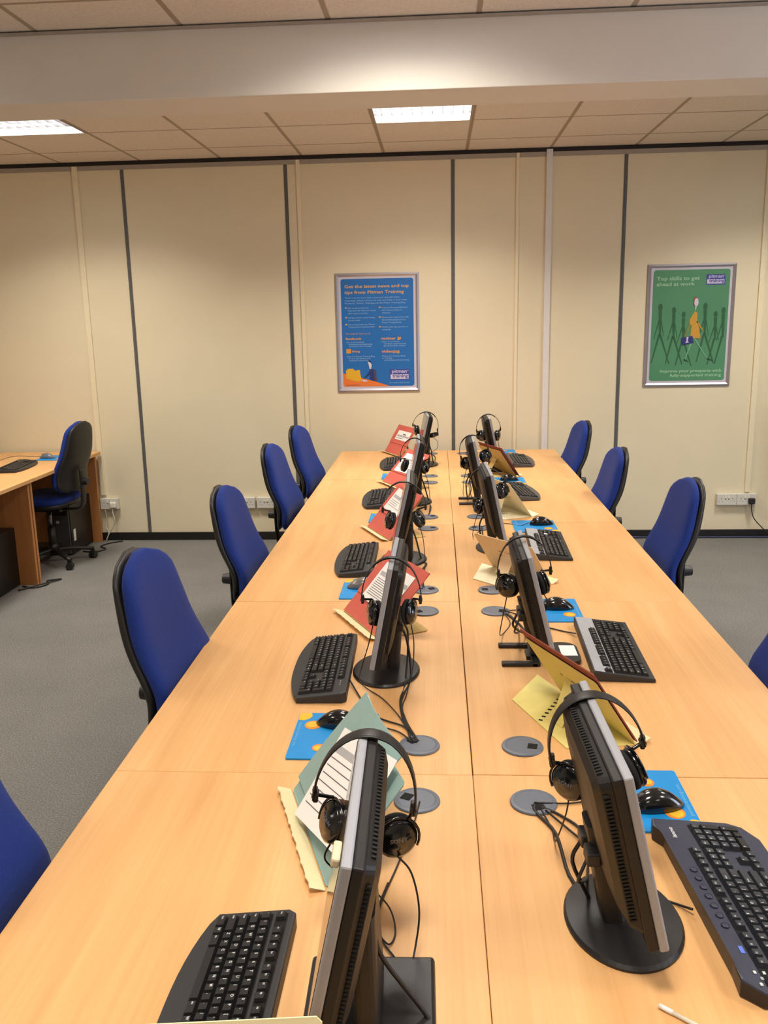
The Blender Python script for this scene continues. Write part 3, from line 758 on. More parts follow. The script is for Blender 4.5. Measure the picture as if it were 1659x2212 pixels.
# ------------------------------------------------------------------ mouse mats and mice
def mouse_mat(label, loc, rotz=0, flip=1):
    t = thing('mouse_mat', label, 'mouse mat', loc, rotz, 'blue mouse mats on the desks')
    bm = bmesh.new(); prism(bm, rrect(.235, .20, .006, 3), .0004, .004); obj('mat_sheet', bm, PADB, t)
    def disc(bm, x, y, rx, ry, z, mi, n=20, a=0): bm.faces.new([bm.verts.new((x+rx*math.cos(2*PI*i/n+a), y+ry*math.sin(2*PI*i/n+a), z)) for i in range(n)]).material_index = mi
    bm = bmesh.new()
    disc(bm, -.050, -.058, .023, .021, .0044, 0); disc(bm, -.052, -.060, .016, .015, .0047, 1); disc(bm, .066, -.028, .018, .017, .0044, 0); disc(bm, .068, -.030, .011, .011, .0047, 1)
    bm.faces.new([bm.verts.new((x, y, .0044)) for x, y in ((-.116, -.099), (-.078, -.099), (-.074, -.085), (-.084, -.072), (-.098, -.066), (-.116, -.07))]).material_index = 1
    M = Tr((-.062, -.093, .0045)); add_text(bm, 'pitman-training.com', M, .011, 2, .12)
    add_text(bm, 'pitman training', Tr((.02, .078, .0045)), .012, 2, .085, True)
    obj('mat_print', bm, [ORANGE, YELLOW, CYANP], t)
    return t
def mouse(label, loc, rotz, m=BLACKG, cable=None):
    t = thing('computer_mouse', label, 'mouse', loc, rotz, 'computer mice on blue mats')
    bm = bmesh.new(); rings = []
    N_ = 24
    for k in range(15):
        v = k/14; y = -.056+.112*v
        w = .031*(math.sin(PI*min(max(v, .015), .985))**.45)*(1-.12*math.sin(PI*v))
        h = .038*(math.sin(PI*(min(max(v, .02), .98)**1.15))**.6)
        rings.append([(w*math.copysign(abs(math.cos(a))**.8, math.cos(a)), y, .0012+h*(math.sin(a) if math.sin(a) > 0 else 0)**.9 if math.sin(a) > 0 else .001) for a in [2*PI*i/N_ for i in range(N_)]])
    loft(bm, rings); obj('shell', bm, m, t, True)
    bm = bmesh.new(); cyl(bm, .010, -.003, .003, 16, None, Tr((0, .033, .024)) @ R(PI/2, 'Y')); obj('scroll_wheel', bm, KGREY, t, True)
    if cable:
        bm = bmesh.new(); inv = (Tr(loc) @ R(rotz, 'Z')).inverted(); tube(bm, [inv @ Vector(c) for c in cable], .0018, 8); obj('cable', bm, CABLE, t, True)
    return t
# mats: the writing reads for the user sitting at the outer side
mouse_mat('blue mouse mat with yellow coins, left side, partly under the green folder', (-.325, 1.925, T), HL)
mouse_mat('blue mouse mat holding a silver mouse, left side behind the second holder', (-.33, 3.088, T), HL)
mouse_mat('blue mouse mat tucked behind the third red folder on the left', (-.315, 4.285, T), HL)
mouse_mat('blue mouse mat tucked behind the fourth red folder on the left', (-.325, 5.47, T), HL)
mouse_mat('blue mouse mat under the nearest right mouse, touching the navy keyboard', (.338, 1.655, T), HR)
mouse_mat('blue mouse mat right of the white-labelled monitor', (.305, 2.85, T), HR)
mouse_mat('blue mouse mat in front of the third cross seam, right side', (.385, 4.07, T), HR)
mouse_mat('blue mouse mat partly hidden behind the ivory card holder, right side', (.355, 5.25, T), HR)
mouse_mat('farthest blue mouse mat on the right, behind the dark red folder', (.40, 6.41, T), HR)
ZM = T+.0045
mouse('black mouse on the blue mat beside the green folder', (-.32, 1.975, ZM), HL-.25, BLACKG, [(-.262, 1.99, ZM+.012), (-.24, 1.985, ZM), (-.205, 1.965, Z4), (-.172, 1.945, Z4), (-.148, 1.905, Z4+.004), (-.14, 1.888, T+.007)])
mouse('silver and black mouse behind the second holder, left side', (-.355, 3.10, ZM), HL, mat('silver_mouse_shell', (132, 128, 124), .25, metal=.4), [(-.3, 3.1, ZM+.01), (-.25, 3.11, Z4+.002), (-.2, 3.1, Z4), (-.13, 3.08, T+.007)])
mouse('nearest black mouse on the right, glossy, above the navy keyboard', (.365, 1.625, ZM), HR+.2, BLACKG, [(.31, 1.645, ZM+.012), (.285, 1.65, ZM), (.25, 1.648, ZM), (.191, 1.635, Z4), (.12, 1.63, T+.007)])
mouse('black mouse on the mat right of the white-labelled monitor', (.33, 2.865, ZM), HR, BLACKG, [(.272, 2.865, ZM+.012), (.25, 2.87, ZM), (.222, 2.86, ZM), (.18, 2.845, Z4), (.135, 2.84, T+.007)])
mouse('black mouse beside the keyboard with one white key', (.42, 4.10, ZM), HR+.1, BLACKG, [(.36, 4.095, ZM+.01), (.32, 4.08, ZM), (.27, 4.12, Z4), (.2, 4.14, Z4), (.13, 4.045, T+.007)])
mouse('black mouse behind the ivory card holder, right side', (.36, 5.265, ZM), HR, BLACKG, [(.3, 5.265, ZM+.01), (.26, 5.26, ZM), (.2, 5.23, Z4), (.12, 5.22, T+.007)])
mouse('farthest black mouse, right side beside the dark red folder', (.345, 6.41, ZM), HR, BLACKG, [(.29, 6.41, ZM+.01), (.24, 6.4, Z4), (.13, 6.385, T+.007)])

# ------------------------------------------------------------------ monitors
def monitor(label, base, side, top, yaw=0.0, w=.34, h=.285, ztop=.352, tilt=12, kind='round', cables=(), knob=False, fat=.045):
    """base=(x,y) on desk, side -1 left row / +1 right row, top=x of upper front edge"""
    rz = HL if side < 0 else HR
    t = thing('monitor', label, 'monitor', (base[0], base[1], T), rz + yaw, 'flat screen monitors on the central double bench')
    yt = (top-base[0]) * (1 if side < 0 else -1)      # local y of upper front edge (+ = away from user)
    a = math.radians(tilt)
    # panel frame: origin at the upper front edge, -Z down the face, +Y into the panel
    P = Tr((0, yt, ztop)) @ R(-a, 'X')
    bm = bmesh.new()
    bx(bm, -w/2, w/2, 0, .014, -h, 0, 0, .003, P)
    obj('bezel', bm, SILVER, t)
    bm = bmesh.new(); bx(bm, -w/2+.014, w/2-.014, -.0008, .0002, -h+.024, -.014, 0, 0, P); obj('screen', bm, SCREEN, t)
    bm = bmesh.new()
    bx(bm, -w/2+.002, w/2-.002, .0142, .030, -h+.001, -.001, 0, .003, P)
    obj('housing', bm, MHOUSE if kind != 'grey' else MGREY, t)
    bm = bmesh.new(); rings = []
    for k, (yy, sx, z0, z1) in enumerate(((.0302, w/2-.012, -h+.02, -.006), (.030+fat*.55, w/2-.02, -h+.03, -.010), (.030+fat*.85, w/2-.04, -h+.05, -.022), (.030+fat, w/2-.07, -h+.07, -.045))):
        rings.append([P @ Vector((x, yy, z)) for x, z in rrect(2*sx, z1-z0, .014, 4, 0, (z0+z1)/2)])
    loft(bm, rings); obj('rear_shell', bm, MHOUSE if kind != 'grey' else MGREY, t, False)
    nv = 34
    for sx in (-1, 1):
        bm = bmesh.new()
        for i in range(nv):
            z = -h+.05+(h-.075)*i/nv; x = sx*(w/2-.0155)
            bx(bm, x-.0022, x+.0022, .036, .030+fat*.5, z-.0016, z+.0016, 0, 0, P)
        obj('vent_slots', bm, VENT, t)
    bm = bmesh.new()
    for i in range(30):
        x = -w/2+.04+(w-.08)*i/29
        bx(bm, x-.0018, x+.0018, .036, .030+fat*.5, -.0100, -.0060, 0, 0, P)
    obj('vent_slots', bm, VENT, t)
    # stand
    bm = bmesh.new()
    if kind == 'rect':
        bx(bm, -.10, .10, -.075, .115, 0, .012, 0, .006)
    elif kind == 'feet':
        prism(bm, rrect(.16, .09, .04, 6, 0, -.06), 0, .014); bx(bm, -.03, .03, -.03, .05, 0, .012)
        for s in (-1, 1): bx(bm, s*.072-.011, s*.072+.011, .02, .125, 0, .012, 0, .003)
        bx(bm, -.083, .083, .015, .04, .0, .014, 0, .003)
    else:
        lathe(bm, [(.122, 0), (.122, .004), (.117, .009), (.07, .016), (.04, .020), (0, .021)], 48, None, 0, 1, .78)
    o = obj('base', bm, BLACKP, t, False)
    bm = bmesh.new()
    if kind == 'rect': rr_ = [(.03, 0), (.05, .02)]
    yb = yt + math.sin(a)*(-.16) + .05 if False else .0
    c0 = Vector((0, .02, .018)); c1 = P @ Vector((0, .03+fat*.8, -.16))
    d = c1-c0
    rings = []
    for k in range(6):
        s = k/5; c = c0 + d*s; wx = (.075-.025*s if kind == 'rect' else .034-.008*s); wy = .018-.003*s
        rings.append([(c.x+x, c.y+y, c.z) for x, y in rrect(2*wx, 2*wy, .010, 3)])
    loft(bm, rings); obj('neck', bm, BLACKP, t, False)
    if kind == 'feet':
        bm = bmesh.new(); bx(bm, -.03, .05, -.098, -.052, .0142, .0150); o = obj('label_sticker', bm, PAPER, t); o['label'] = 'white sticker on the foot'
    if knob:
        bm = bmesh.new(); bx(bm, .12, .16, -.012, -.001, -.016, -.003, 0, .003, P); o = obj('ivory_clip', bm, IVKNOB, t); o['label'] = 'ivory clip on the upper bezel corner'
    # video plug and its lead
    if cables:
        inv = (Tr((base[0], base[1], T)) @ R(rz+yaw, 'Z')).inverted()
        for i, c in enumerate(cables):
            st = P @ Vector((.02-.05*i, .030+fat+.004, -.20))
            bm = bmesh.new(); bx(bm, st.x-.018, st.x+.018, st.y-.006, st.y+.016, st.z-.014, st.z+.008, 0, .003); obj('plug', bm, BLACKP, t)
            bm = bmesh.new(); tube(bm, [st + Vector((0, .012, -.008)), st + Vector((0, .026, -.05))] + [inv @ Vector(q) for q in c], .0035 if i == 0 else .0028, 8); obj('cable', bm, CABLE, t, True)
    return t
def z_(pts, z=Z4): return [(x, y, z) for x, y in pts]
monitor('nearest monitor on the left, seen edge on with an ivory clip on its bezel', (-.195, 1.075), -1, -.192, .02, .35, .29, .357, 12, 'rect', [z_([(-.085, 1.05), (-.075, .98), (-.09, .9), (-.1, .8)])], True,   .024)
monitor('second monitor on the left, on a round black base behind the green folder', (-.222, 2.325), -1, -.201, -.01, .335, .285, .352, 11, 'round',
        [z_([(-.15, 2.27), (-.172, 2.12), (-.155, 2.0), (-.128, 1.91)]) + [(-.128, 1.888, T+.007)], z_([(-.165, 2.24), (-.174, 2.12), (-.16, 2.0), (-.135, 1.92)]) + [(-.132, 1.888, T+.007)]], fat=.020)
monitor('third monitor on the left, behind the second red folder', (-.215, 3.50), -1, -.198, .02, .34, .29, .352, 13, 'round', [z_([(-.14, 3.47), (-.12, 3.42), (-.14, 3.3), (-.13, 3.1)])], fat=.020)
monitor('fourth monitor on the left, among the red folders', (-.20, 4.66), -1, -.180, .03, .34, .29, .352, 13, 'round', [z_([(-.12, 4.63), (-.11, 4.5), (-.12, 4.32)])], fat=.020)
monitor('farthest monitor on the left, by the back wall', (-.165, 5.90), -1, -.150, .07, .33, .29, .352, 13, 'round', [z_([(-.1, 5.9), (-.09, 6.2), (-.12, 6.37)])], fat=.020)
monitor('nearest monitor on the right, on a large oval black base', (.228, 1.285), 1, .190, .03, .335, .285, .354, 13, 'round',
        [z_([(.182, 1.328), (.157, 1.397), (.150, 1.526), (.12, 1.60)]) + [(.12, 1.622, T+.007)], z_([(.19, 1.40), (.203, 1.528), (.167, 1.591), (.13, 1.622)])], fat=.030)
monitor('second monitor on the right, its foot carrying a white label sticker', (.232, 2.44), 1, .180, .0, .31, .285, .346, 14, 'feet',
        [z_([(.2, 2.62), (.19, 2.70), (.165, 2.78), (.143, 2.835)]), z_([(.18, 2.64), (.175, 2.76), (.15, 2.82)])], fat=.024)
monitor('third monitor on the right, beside the keyboard with one white key', (.185, 3.68), 1, .148, .03, .34, .29, .352, 12, 'round', [z_([(.12, 3.75), (.13, 3.9), (.135, 4.03)])], fat=.024)
monitor('fourth monitor on the right, behind the ivory card holder', (.165, 4.655), 1, .121, .0, .30, .285, .352, 12, 'feet', [z_([(.09, 4.7), (.1, 4.8), (.12, 5.0), (.12, 5.2)])], fat=.024)
monitor('farthest monitor on the right, by the back wall', (.30, 5.68), 1, .262, .02, .29, .285, .352, 12, 'round', [z_([(.22, 5.75), (.18, 6.0), (.13, 6.37)])], fat=.024)

# ------------------------------------------------------------------ headphones
def headphones(label, top, Lj, Rj, Lc, Rc, ly, ry, zt=.358, thick=(.012, .003), cab=(), r=.027, pad=(EARBLK, EARBLK), lt=0.0, rt=0.0):
    """everything in a plane facing the bench end: x across, z up from the desk"""
    t = thing('headphones', label, 'headphones', (top[0], top[1], T+zt-.003), 0, 'headphones hung over the monitors')
    o0 = Vector((top[0], 0, zt-.003))
    L2 = Vector((Lj[0]-top[0], 0, Lj[1]-zt+.003)); R2 = Vector((Rj[0]-top[0], 0, Rj[1]-zt+.003))
    m = (L2+R2)/2; u = (R2-L2)/2; a = u.length; u.normalize(); v = Vector((-u.z, 0, u.x))
    b = (Vector((0, 0, .006))-m).dot(v)
    pts = [m + u*(-a*math.cos(th)*1.03) + v*(b*math.sin(th)) for th in [(-.06 + (PI+.12)*i/24) for i in range(25)]]
    bm = bmesh.new(); w0, th0 = thick
    tube(bm, pts, 0, 10, 0, 0, (lambda s: w0*(1+.55*math.sin(PI*s)), th0, (0, 1, 0))); obj('headband', bm, BLACKP, t, True)
    bm = bmesh.new(); mid = pts[7:18]
    tube(bm, [p - (m-p).normalized()*(-.003) for p in mid], 0, 10, 0, 0, (lambda s: w0*1.2*(.2+.8*math.sin(PI*min(max(s, .02), .98))), .003, (0, 1, 0))); obj('band_cushion', bm, BLACKG, t, True)
    for sgn, J, Cc, yaw, pm, tl in ((-1, L2, Lc, ly, pad[0], lt), (1, R2, Rc, ry, pad[1], rt)):
        c = Vector((Cc[0]-top[0], 0, Cc[1]-zt+.003))
        out = (J - (J+(c-J)*.5)).normalized()
        bm = bmesh.new()
        cyl(bm, .0055, -.008, .008, 12, None, Tr(J) @ R(PI/2, 'X')); 
        d = (J-pts[0 if sgn < 0 else -1]); bx(bm, -.004, .004, -.006, .006, -.012, .012, 0, .002, Tr(J)); obj('hinge', bm, BLACKP, t, False)
        # cup frame: axis N is the outward normal of the cup (away from the ear)
        N = Vector((sgn*math.cos(yaw), -math.sin(yaw), 0)); 
        q = N.to_track_quat('Z', 'Y').to_matrix().to_4x4()
        M = Tr(c) @ R(tl, 'Y') @ q
        bm = bmesh.new(); lathe(bm, [(0, .013), (r*.45, .0135), (r*.5, .011), (r*.78, .0105), (r*.97, .006), (r, .001), (r*.97, -.004), (r*.9, -.005)], 32, M); cup = obj('ear_cup', bm, BLACKG, t, True)
        bm = bmesh.new(); lathe(bm, [(r*.88, -.0045), (r*1.02, -.006), (r*1.02, -.013), (r*.85, -.017), (r*.5, -.0165), (r*.3, -.012), (0, -.012)], 32, M); obj('ear_pad', bm, pm, t, True)
        if r >= .027 and abs(top[1]) < 3:
            bm = bmesh.new(); Mt = M @ Tr((-r*.42, -.002, .0138)); add_text(bm, 'SONY', Mt, r*.28, 0, r*.85, True); obj('cup_lettering', bm, mat('dim_grey_ink', (104, 106, 116), .4), cup)
        side = Vector((0, 1, 0)) if abs(N.x) > .5 else Vector((1, 0, 0))
        bot = c + Vector((0, 0, -r*.9)) + N*.006; bulge = (J + c)/2 + N*.02
        bm = bmesh.new()
        q3 = M.to_3x3(); ex, ey = q3 @ Vector((1, 0, 0)), q3 @ Vector((0, 1, 0))
        nn = q3 @ Vector((0, 0, 1))
        # yoke: half ring round the cup, carried by the hinge
        angJ = math.atan2((J-c).dot(ey), (J-c).dot(ex))
        ring = [c + (ex*math.cos(angJ+a_) + ey*math.sin(angJ+a_))*(r*1.06) + nn*.006 for a_ in [(-PI/2 + PI*i/12) for i in range(13)]]
        tube(bm, ring, .0022, 8, 0); tube(bm, [J, (J+ring[6])/2 + nn*.004, ring[6]], .0032, 8, 4); obj('yoke', bm, BLACKG, t, True)
    inv = Tr((top[0], top[1], T+zt-.003)).inverted()
    for c in cab:
        bm = bmesh.new(); tube(bm, [inv @ Vector(q) for q in c], .0016, 6, 6); obj('cable', bm, CABLE, t, True)
    return t
def cupbot(top, c): return (c[0], top[1], T+c[1]-.027)
hps = {
'LA': ('headphones over the nearest left monitor, one brown worn ear pad', (-.196, 1.231), (-.267, .254), (-.114, .232), (-.240, .207), (-.141, .182)),
'RA': ('headphones over the nearest right monitor, above the yellow card holder', (.202, 1.385), (.120, .234), (.271, .270), (.151, .194), (.258, .222)),
'LB': ('headphones over the second left monitor, framing a red folder', (-.189, 2.231), (-.276, .245), (-.121, .244), (-.248, .206), (-.148, .209)),
'RB': ('headphones over the second right monitor, above the peach card holder', (.182, 2.459), (.102, .248), (.252, .257), (.128, .210), (.232, .221)),
'LC': ('headphones over the third left monitor, cups splayed', (-.198, 3.329), (-.288, .250), (-.121, .260), (-.263, .207), (-.145, .214)),
'RC': ('headphones hung crooked over the third right monitor', (.152, 3.784), (.088, .189), (.223, .277), (.106, .165), (.207, .232)),
'LD': ('headphones over the fourth left monitor', (-.188, 4.588), (-.270, .246), (-.118, .247), (-.251, .216), (-.143, .205)),
'RD': ('headphones over the fourth right monitor', (.125, 4.728), (.055, .230), (.200, .277), (.085, .199), (.188, .239)),
'LE': ('headphones over the farthest left monitor, right cup hanging flat', (-.144, 5.898), (-.238, .273), (-.073, .236), (-.217, .235), (-.104, .199)),
'RE': ('headphones over the farthest right monitor', (.261, 5.705), (.183, .251), (.336, .262), (.214, .218), (.319, .219)),
}
yaws = {'LA': (.5, 1.25), 'RA': (.85, -.25), 'LB': (.35, .3), 'RB': (.9, -.2), 'LC': (.3, .3), 'RC': (.4, .9), 'LD': (.2, .5), 'RD': (1.2, .9), 'LE': (.3, .2), 'RE': (.9, .4)}
tilts = {'LA': (.45, 0), 'RA': (0, -.35), 'LC': (.35, -.5), 'LD': (.4, -.5), 'LB': (.2, -.05), 'RC': (.4, -.6), 'RD': (0, -.4), 'LE': (0, 1.35), 'RE': (0, 0), 'RB': (.15, -.25)}
cabs = {
'LA': [[(-.141, 1.222, T+.156), (-.118, 1.215, T+.13), (-.106, 1.20, T+.08), (-.110, 1.19, T+.03), (-.122, 1.16, Z4), (-.150, 1.19, Z4), (-.178, 1.25, Z4), (-.172, 1.32, Z4), (-.15, 1.42, Z4), (-.125, 1.55, Z4), (-.114, 1.628, T+.007)],
       [(-.24, 1.228, T+.18), (-.255, 1.222, T+.15), (-.24, 1.232, T+.12), (-.22, 1.26, T+.075)],
       [(-.19, 1.31, Z4+.03), (-.158, 1.285, Z4+.01), (-.146, 1.24, Z4), (-.155, 1.21, Z4), (-.174, 1.235, Z4+.004), (-.180, 1.285, Z4), (-.165, 1.36, Z4+.004)]],
'RA': [[(.151, 1.385, T+.167), (.148, 1.40, T+.12), (.140, 1.46, T+.03), (.145, 1.54, Z4), (.13, 1.615, T+.007)]],
'LB': [[(-.148, 2.231, T+.182), (-.140, 2.232, T+.12), (-.145, 2.225, T+.04), (-.16, 2.15, Z4), (-.166, 2.07, Z4), (-.142, 1.9, T+.006)],
       [(-.248, 2.231, T+.18), (-.262, 2.235, T+.12), (-.283, 2.24, T+.05), (-.29, 2.22, T+.018), (-.27, 2.2, Z4), (-.22, 2.13, Z4), (-.17, 2.02, Z4), (-.14, 1.91, T+.006)]],
'RB': [[(.128, 2.459, T+.183), (.118, 2.47, T+.12), (.112, 2.52, T+.04), (.13, 2.62, Z4), (.16, 2.72, Z4), (.14, 2.83, T+.007)],
       [(.232, 2.459, T+.19), (.245, 2.455, T+.16), (.235, 2.46, T+.12), (.22, 2.5, T+.08)]],
'LC': [[(-.145, 3.329, T+.187), (-.13, 3.33, T+.12), (-.125, 3.3, T+.03), (-.13, 3.2, Z4), (-.125, 3.09, T+.006)]],
'RC': [[(.106, 3.784, T+.14), (.09, 3.8, T+.08), (.085, 3.88, Z4), (.12, 3.98, Z4), (.135, 4.035, T+.007)]],
'LD': [[(-.143, 4.588, T+.178), (-.125, 4.59, T+.12), (-.115, 4.55, T+.03), (-.118, 4.4, Z4), (-.12, 4.3, T+.006)]],
'RD': [[(.085, 4.728, T+.172), (.07, 4.74, T+.1), (.07, 4.85, Z4), (.1, 5.1, Z4), (.115, 5.22, T+.007)]],
'LE': [[(-.104, 5.898, T+.185), (-.075, 5.9, T+.16), (-.075, 5.92, T+.11), (-.11, 5.95, T+.08), (-.13, 6.0, T+.05), (-.12, 6.2, Z4), (-.12, 6.37, T+.006)]],
'RE': [[(.319, 5.705, T+.192), (.33, 5.71, T+.12), (.31, 5.74, T+.03), (.25, 5.9, Z4), (.14, 6.37, T+.006)]],
}
for k, (lab, top, Lj, Rj, Lc, Rc) in hps.items():
    near = k in ('LA', 'RA')
    headphones(lab, top, Lj, Rj, Lc, Rc, yaws[k][0], yaws[k][1], .359, (.019 if near else .012, .004 if near else .0032), cabs[k], .034,
               (EARPAD if k == 'LA' else EARBLK, EARBLK), tilts[k][0], tilts[k][1])

# ------------------------------------------------------------------ card copy holders, folders and sheets
def sheet(bm, pts, Mx, th=.0012, mi=0, curl=None):
    """flat card polygon in (x along, s up the slope), thickness th, placed with Mx (x, y=normal away from reader, z=up slope)"""
    n = len(pts)
    a = [bm.verts.new(Mx @ Vector((x, 0 + (curl(x, s) if curl else 0), s))) for x, s in pts]
    b = [bm.verts.new(Mx @ Vector((x, th + (curl(x, s) if curl else 0), s))) for x, s in pts]
    bm.faces.new(a[::-1]).material_index = mi; bm.faces.new(b).material_index = mi
    for i in range(n): bm.faces.new((a[i], a[(i+1) % n], b[(i+1) % n], b[i])).material_index = mi
def slope(th, off, s0=0): return Tr((0, off*math.sin(th)*0, 0)) @ R(-(PI/2-th), 'X') @ Tr((0, -off, s0))
def holder(label, q, board, face, side, lip=True, strut=True, name='copy_holder', lipw=.035, base=None, holes=None, bmat=None):
    x, y, yaw, th, Lp, Wd, D = q
    t = thing(name, label, 'copy holder', (x, y, T), yaw, 'folding card copy holders on the desks')
    # base board flat on the desk, hinge at local y=0
    bm = bmesh.new(); prism(bm, base or [(-Wd/2+.008, 0), (Wd/2-.008, 0), (Wd/2, D*.15), (Wd/2, D-.01), (Wd/2-.01, D), (-Wd/2+.01, D), (-Wd/2, D-.01), (-Wd/2, D*.15)], .0006, .003)
    obj('base_board', bm, bmat or board, t)
    bm = bmesh.new()
    h0, h1 = holes or ((-.035, D*.94), (-.035, D*.5))
    ha = math.atan2(h1[1]-h0[1], h1[0]-h0[0])
    for i in range(7):
        f = i/6; bx(bm, -.0035, .0035, -.005, .005, .0031, .0036, 0, 0, Tr((h0[0]+(h1[0]-h0[0])*f, h0[1]+(h1[1]-h0[1])*f, 0)) @ R(ha, 'Z'))
    obj('adjustment_holes', bm, HOLE, t)
    Ms = slope(th, .0)
    bm = bmesh.new(); sheet(bm, [(-Wd/2, .004), (Wd/2, .004), (Wd/2, Lp-.006), (Wd/2-.006, Lp), (-Wd/2+.006, Lp), (-Wd/2, Lp-.006)], Ms, .0022); obj('back_board', bm, board, t)
    if face is not board:
        bm = bmesh.new(); sheet(bm, [(-Wd/2, .005), (Wd/2, .005), (Wd/2, Lp-.012), (-Wd/2, Lp-.012)], slope(th, .0018), .0012); obj('face_card', bm, face, t)
    bm = bmesh.new()
    for sx in (-.05, .0, .05):
        for s in (.5, .62): bx(bm, sx-.006, sx+.006, .0023, .0028, Lp*s, Lp*s+.003, 0, 0, Ms)
    obj('board_slots', bm, KRAFT, t)
    if lip:
        bm = bmesh.new(); n = 40; top = []
        for i in range(n+1):
            xx = -Wd/2-.004+(Wd+.008)*i/n; top.append((xx, -lipw + (-.0022 if i % 5 == 1 else (.0016 if i % 7 == 3 else 0))))
        A = [bm.verts.new((p[0], -.003, .002)) for p in top]; B = [bm.verts.new((p[0], p[1], .013)) for p in top]
        A2 = [bm.verts.new((p[0], -.003, .0008)) for p in top]; B2 = [bm.verts.new((p[0], p[1]-.001, .0115)) for p in top]
        for i in range(n):
            bm.faces.new((A[i], A[i+1], B[i+1], B[i])); bm.faces.new((A2[i+1], A2[i], B2[i], B2[i+1])); bm.faces.new((B[i], B[i+1], B2[i+1], B2[i]))
        obj('ledge_lip', bm, CREAM if board is not IVORY else IVORY, t)
    if strut:
        a = Ms @ Vector((0, .003, Lp*.62)); b = Vector((0, min(D*.72, a.y+.06), .0035))
        dv = b-a; ln = dv.length
        bm = bmesh.new(); Mst = Tr(a) @ dv.to_track_quat('-Z', 'Y').to_matrix().to_4x4()
        prism(bm, [(-.030, -.0008), (.030, -.0008), (.030, .0008), (-.030, .0008)], -ln*.75, 0, 0, Mst)
        prism(bm, [(-.018, -.0008), (.018, -.0008), (.018, .0008), (-.018, .0008)], -ln, -ln*.75, 0, Mst)
        obj('strut', bm, board, t)
    return t
def on_slope(q, off, s0): # world matrix of a sheet resting on a holder's slope
    x, y, yaw, th = q[:4]
    return Tr((x, y, T)) @ R(yaw, 'Z') @ slope(th, off, s0)
def folder(label, q, m, x0, x1, s0, s1, off=.0045, name='folder', th=.003, corners=True, curl=None, pts=None):
    c = .02 if corners else .001
    P_ = pts or [(x0, s0), (x1-c, s0), (x1, s0+c), (x1, s1), (x0, s1)]
    t = thing(name, label, 'folder' if name == 'folder' else 'paper', (q[0], q[1], T), q[2], 'card folders propped on the copy holders' if name == 'folder' else 'white sheets on the folders')
    M = slope(q[3], off)
    if curl:
        # subdivided so that it can bend
        bm = bmesh.new(); nx, ns = 10, 10
        g = [[bm.verts.new(M @ Vector((x0+(x1-x0)*i/nx, curl(i/nx, j/ns), s0+(s1-s0)*j/ns))) for i in range(nx+1)] for j in range(ns+1)]
        g2 = [[bm.verts.new(M @ Vector((x0+(x1-x0)*i/nx, th+curl(i/nx, j/ns), s0+(s1-s0)*j/ns))) for i in range(nx+1)] for j in range(ns+1)]
        for G in (g, g2):
            for j in range(ns):
                for i in range(nx): bm.faces.new((G[j][i], G[j][i+1], G[j+1][i+1], G[j+1][i]))
        for j in range(ns):
            bm.faces.new((g[j][0], g[j+1][0], g2[j+1][0], g2[j][0])); bm.faces.new((g[j][nx], g[j+1][nx], g2[j+1][nx], g2[j][nx]))
        for i in range(nx):
            bm.faces.new((g[0][i], g[0][i+1], g2[0][i+1], g2[0][i])); bm.faces.new((g[ns][i], g[ns][i+1], g2[ns][i+1], g2[ns][i]))
    else:
        bm = bmesh.new(); sheet(bm, P_, M, th)
    obj('cover' if name == 'folder' else 'sheet', bm, m, t)
    return t, M
def page(label, q, x0, x1, s0, s1, off, rot=0.0, band=True, lines=9):
    t = thing('paper_sheet', label, 'paper', (q[0], q[1], T), q[2], 'white sheets on the folders')
    cx, cs = (x0+x1)/2, (s0+s1)/2; w, h = x1-x0, s1-s0
    M = slope(q[3], off) @ Tr((cx, 0, cs)) @ R(rot, 'Y')
    bm = bmesh.new(); sheet(bm, [(-w/2, -h/2), (w/2, -h/2), (w/2, h/2), (-w/2, h/2)], M, .0005); obj('sheet', bm, PAPER, t)
    bm = bmesh.new()
    if band: bx(bm, -w/2+.012, w/2-.004, -.0006, -.0002, h/2-.05, h/2-.035, 1, 0, M)
    rnd = random.Random(int(abs(q[0]*1000)))
    for i in range(lines):
        z = h/2-.062-i*(h-.08)/lines; ln = rnd.uniform(.45, .9)
        bx(bm, -w/2+.015, -w/2+.015+(w-.03)*ln, -.0006, -.0002, z-.0012, z+.0004, 0, 0, M)
    bx(bm, -.01, w*.18, -.0007, -.0003, h/2-.030, h/2-.022, 0, 0, M)
    obj('printed_lines', bm, [INK, BAND], t)
    return t
HQ = {
'RB': (.321, 2.035, 1.998, .978, .213, .311, .16), 'RC': (.248, 3.266, 2.287, .977, .194, .306, .17), 'RD': (.334, 4.416, 2.0, .936, .222, .302, .16), 'RE': (.361, 5.539, 1.973, .964, .21, .304, .198),
'LA': (-.329, 1.512, -1.238, .892, .233, .348, .075), 'LB': (-.33, 2.709, -1.1, .82, .239, .309, .175), 'LC': (-.354, 3.947, -1.155, .837, .239, .301, .182), 'LD': (-.344, 5.134, -1.108, .80, .25, .314, .176), 'LE': (-.404, 6.384, -1.113, 1.0, .222, .303, .2)}
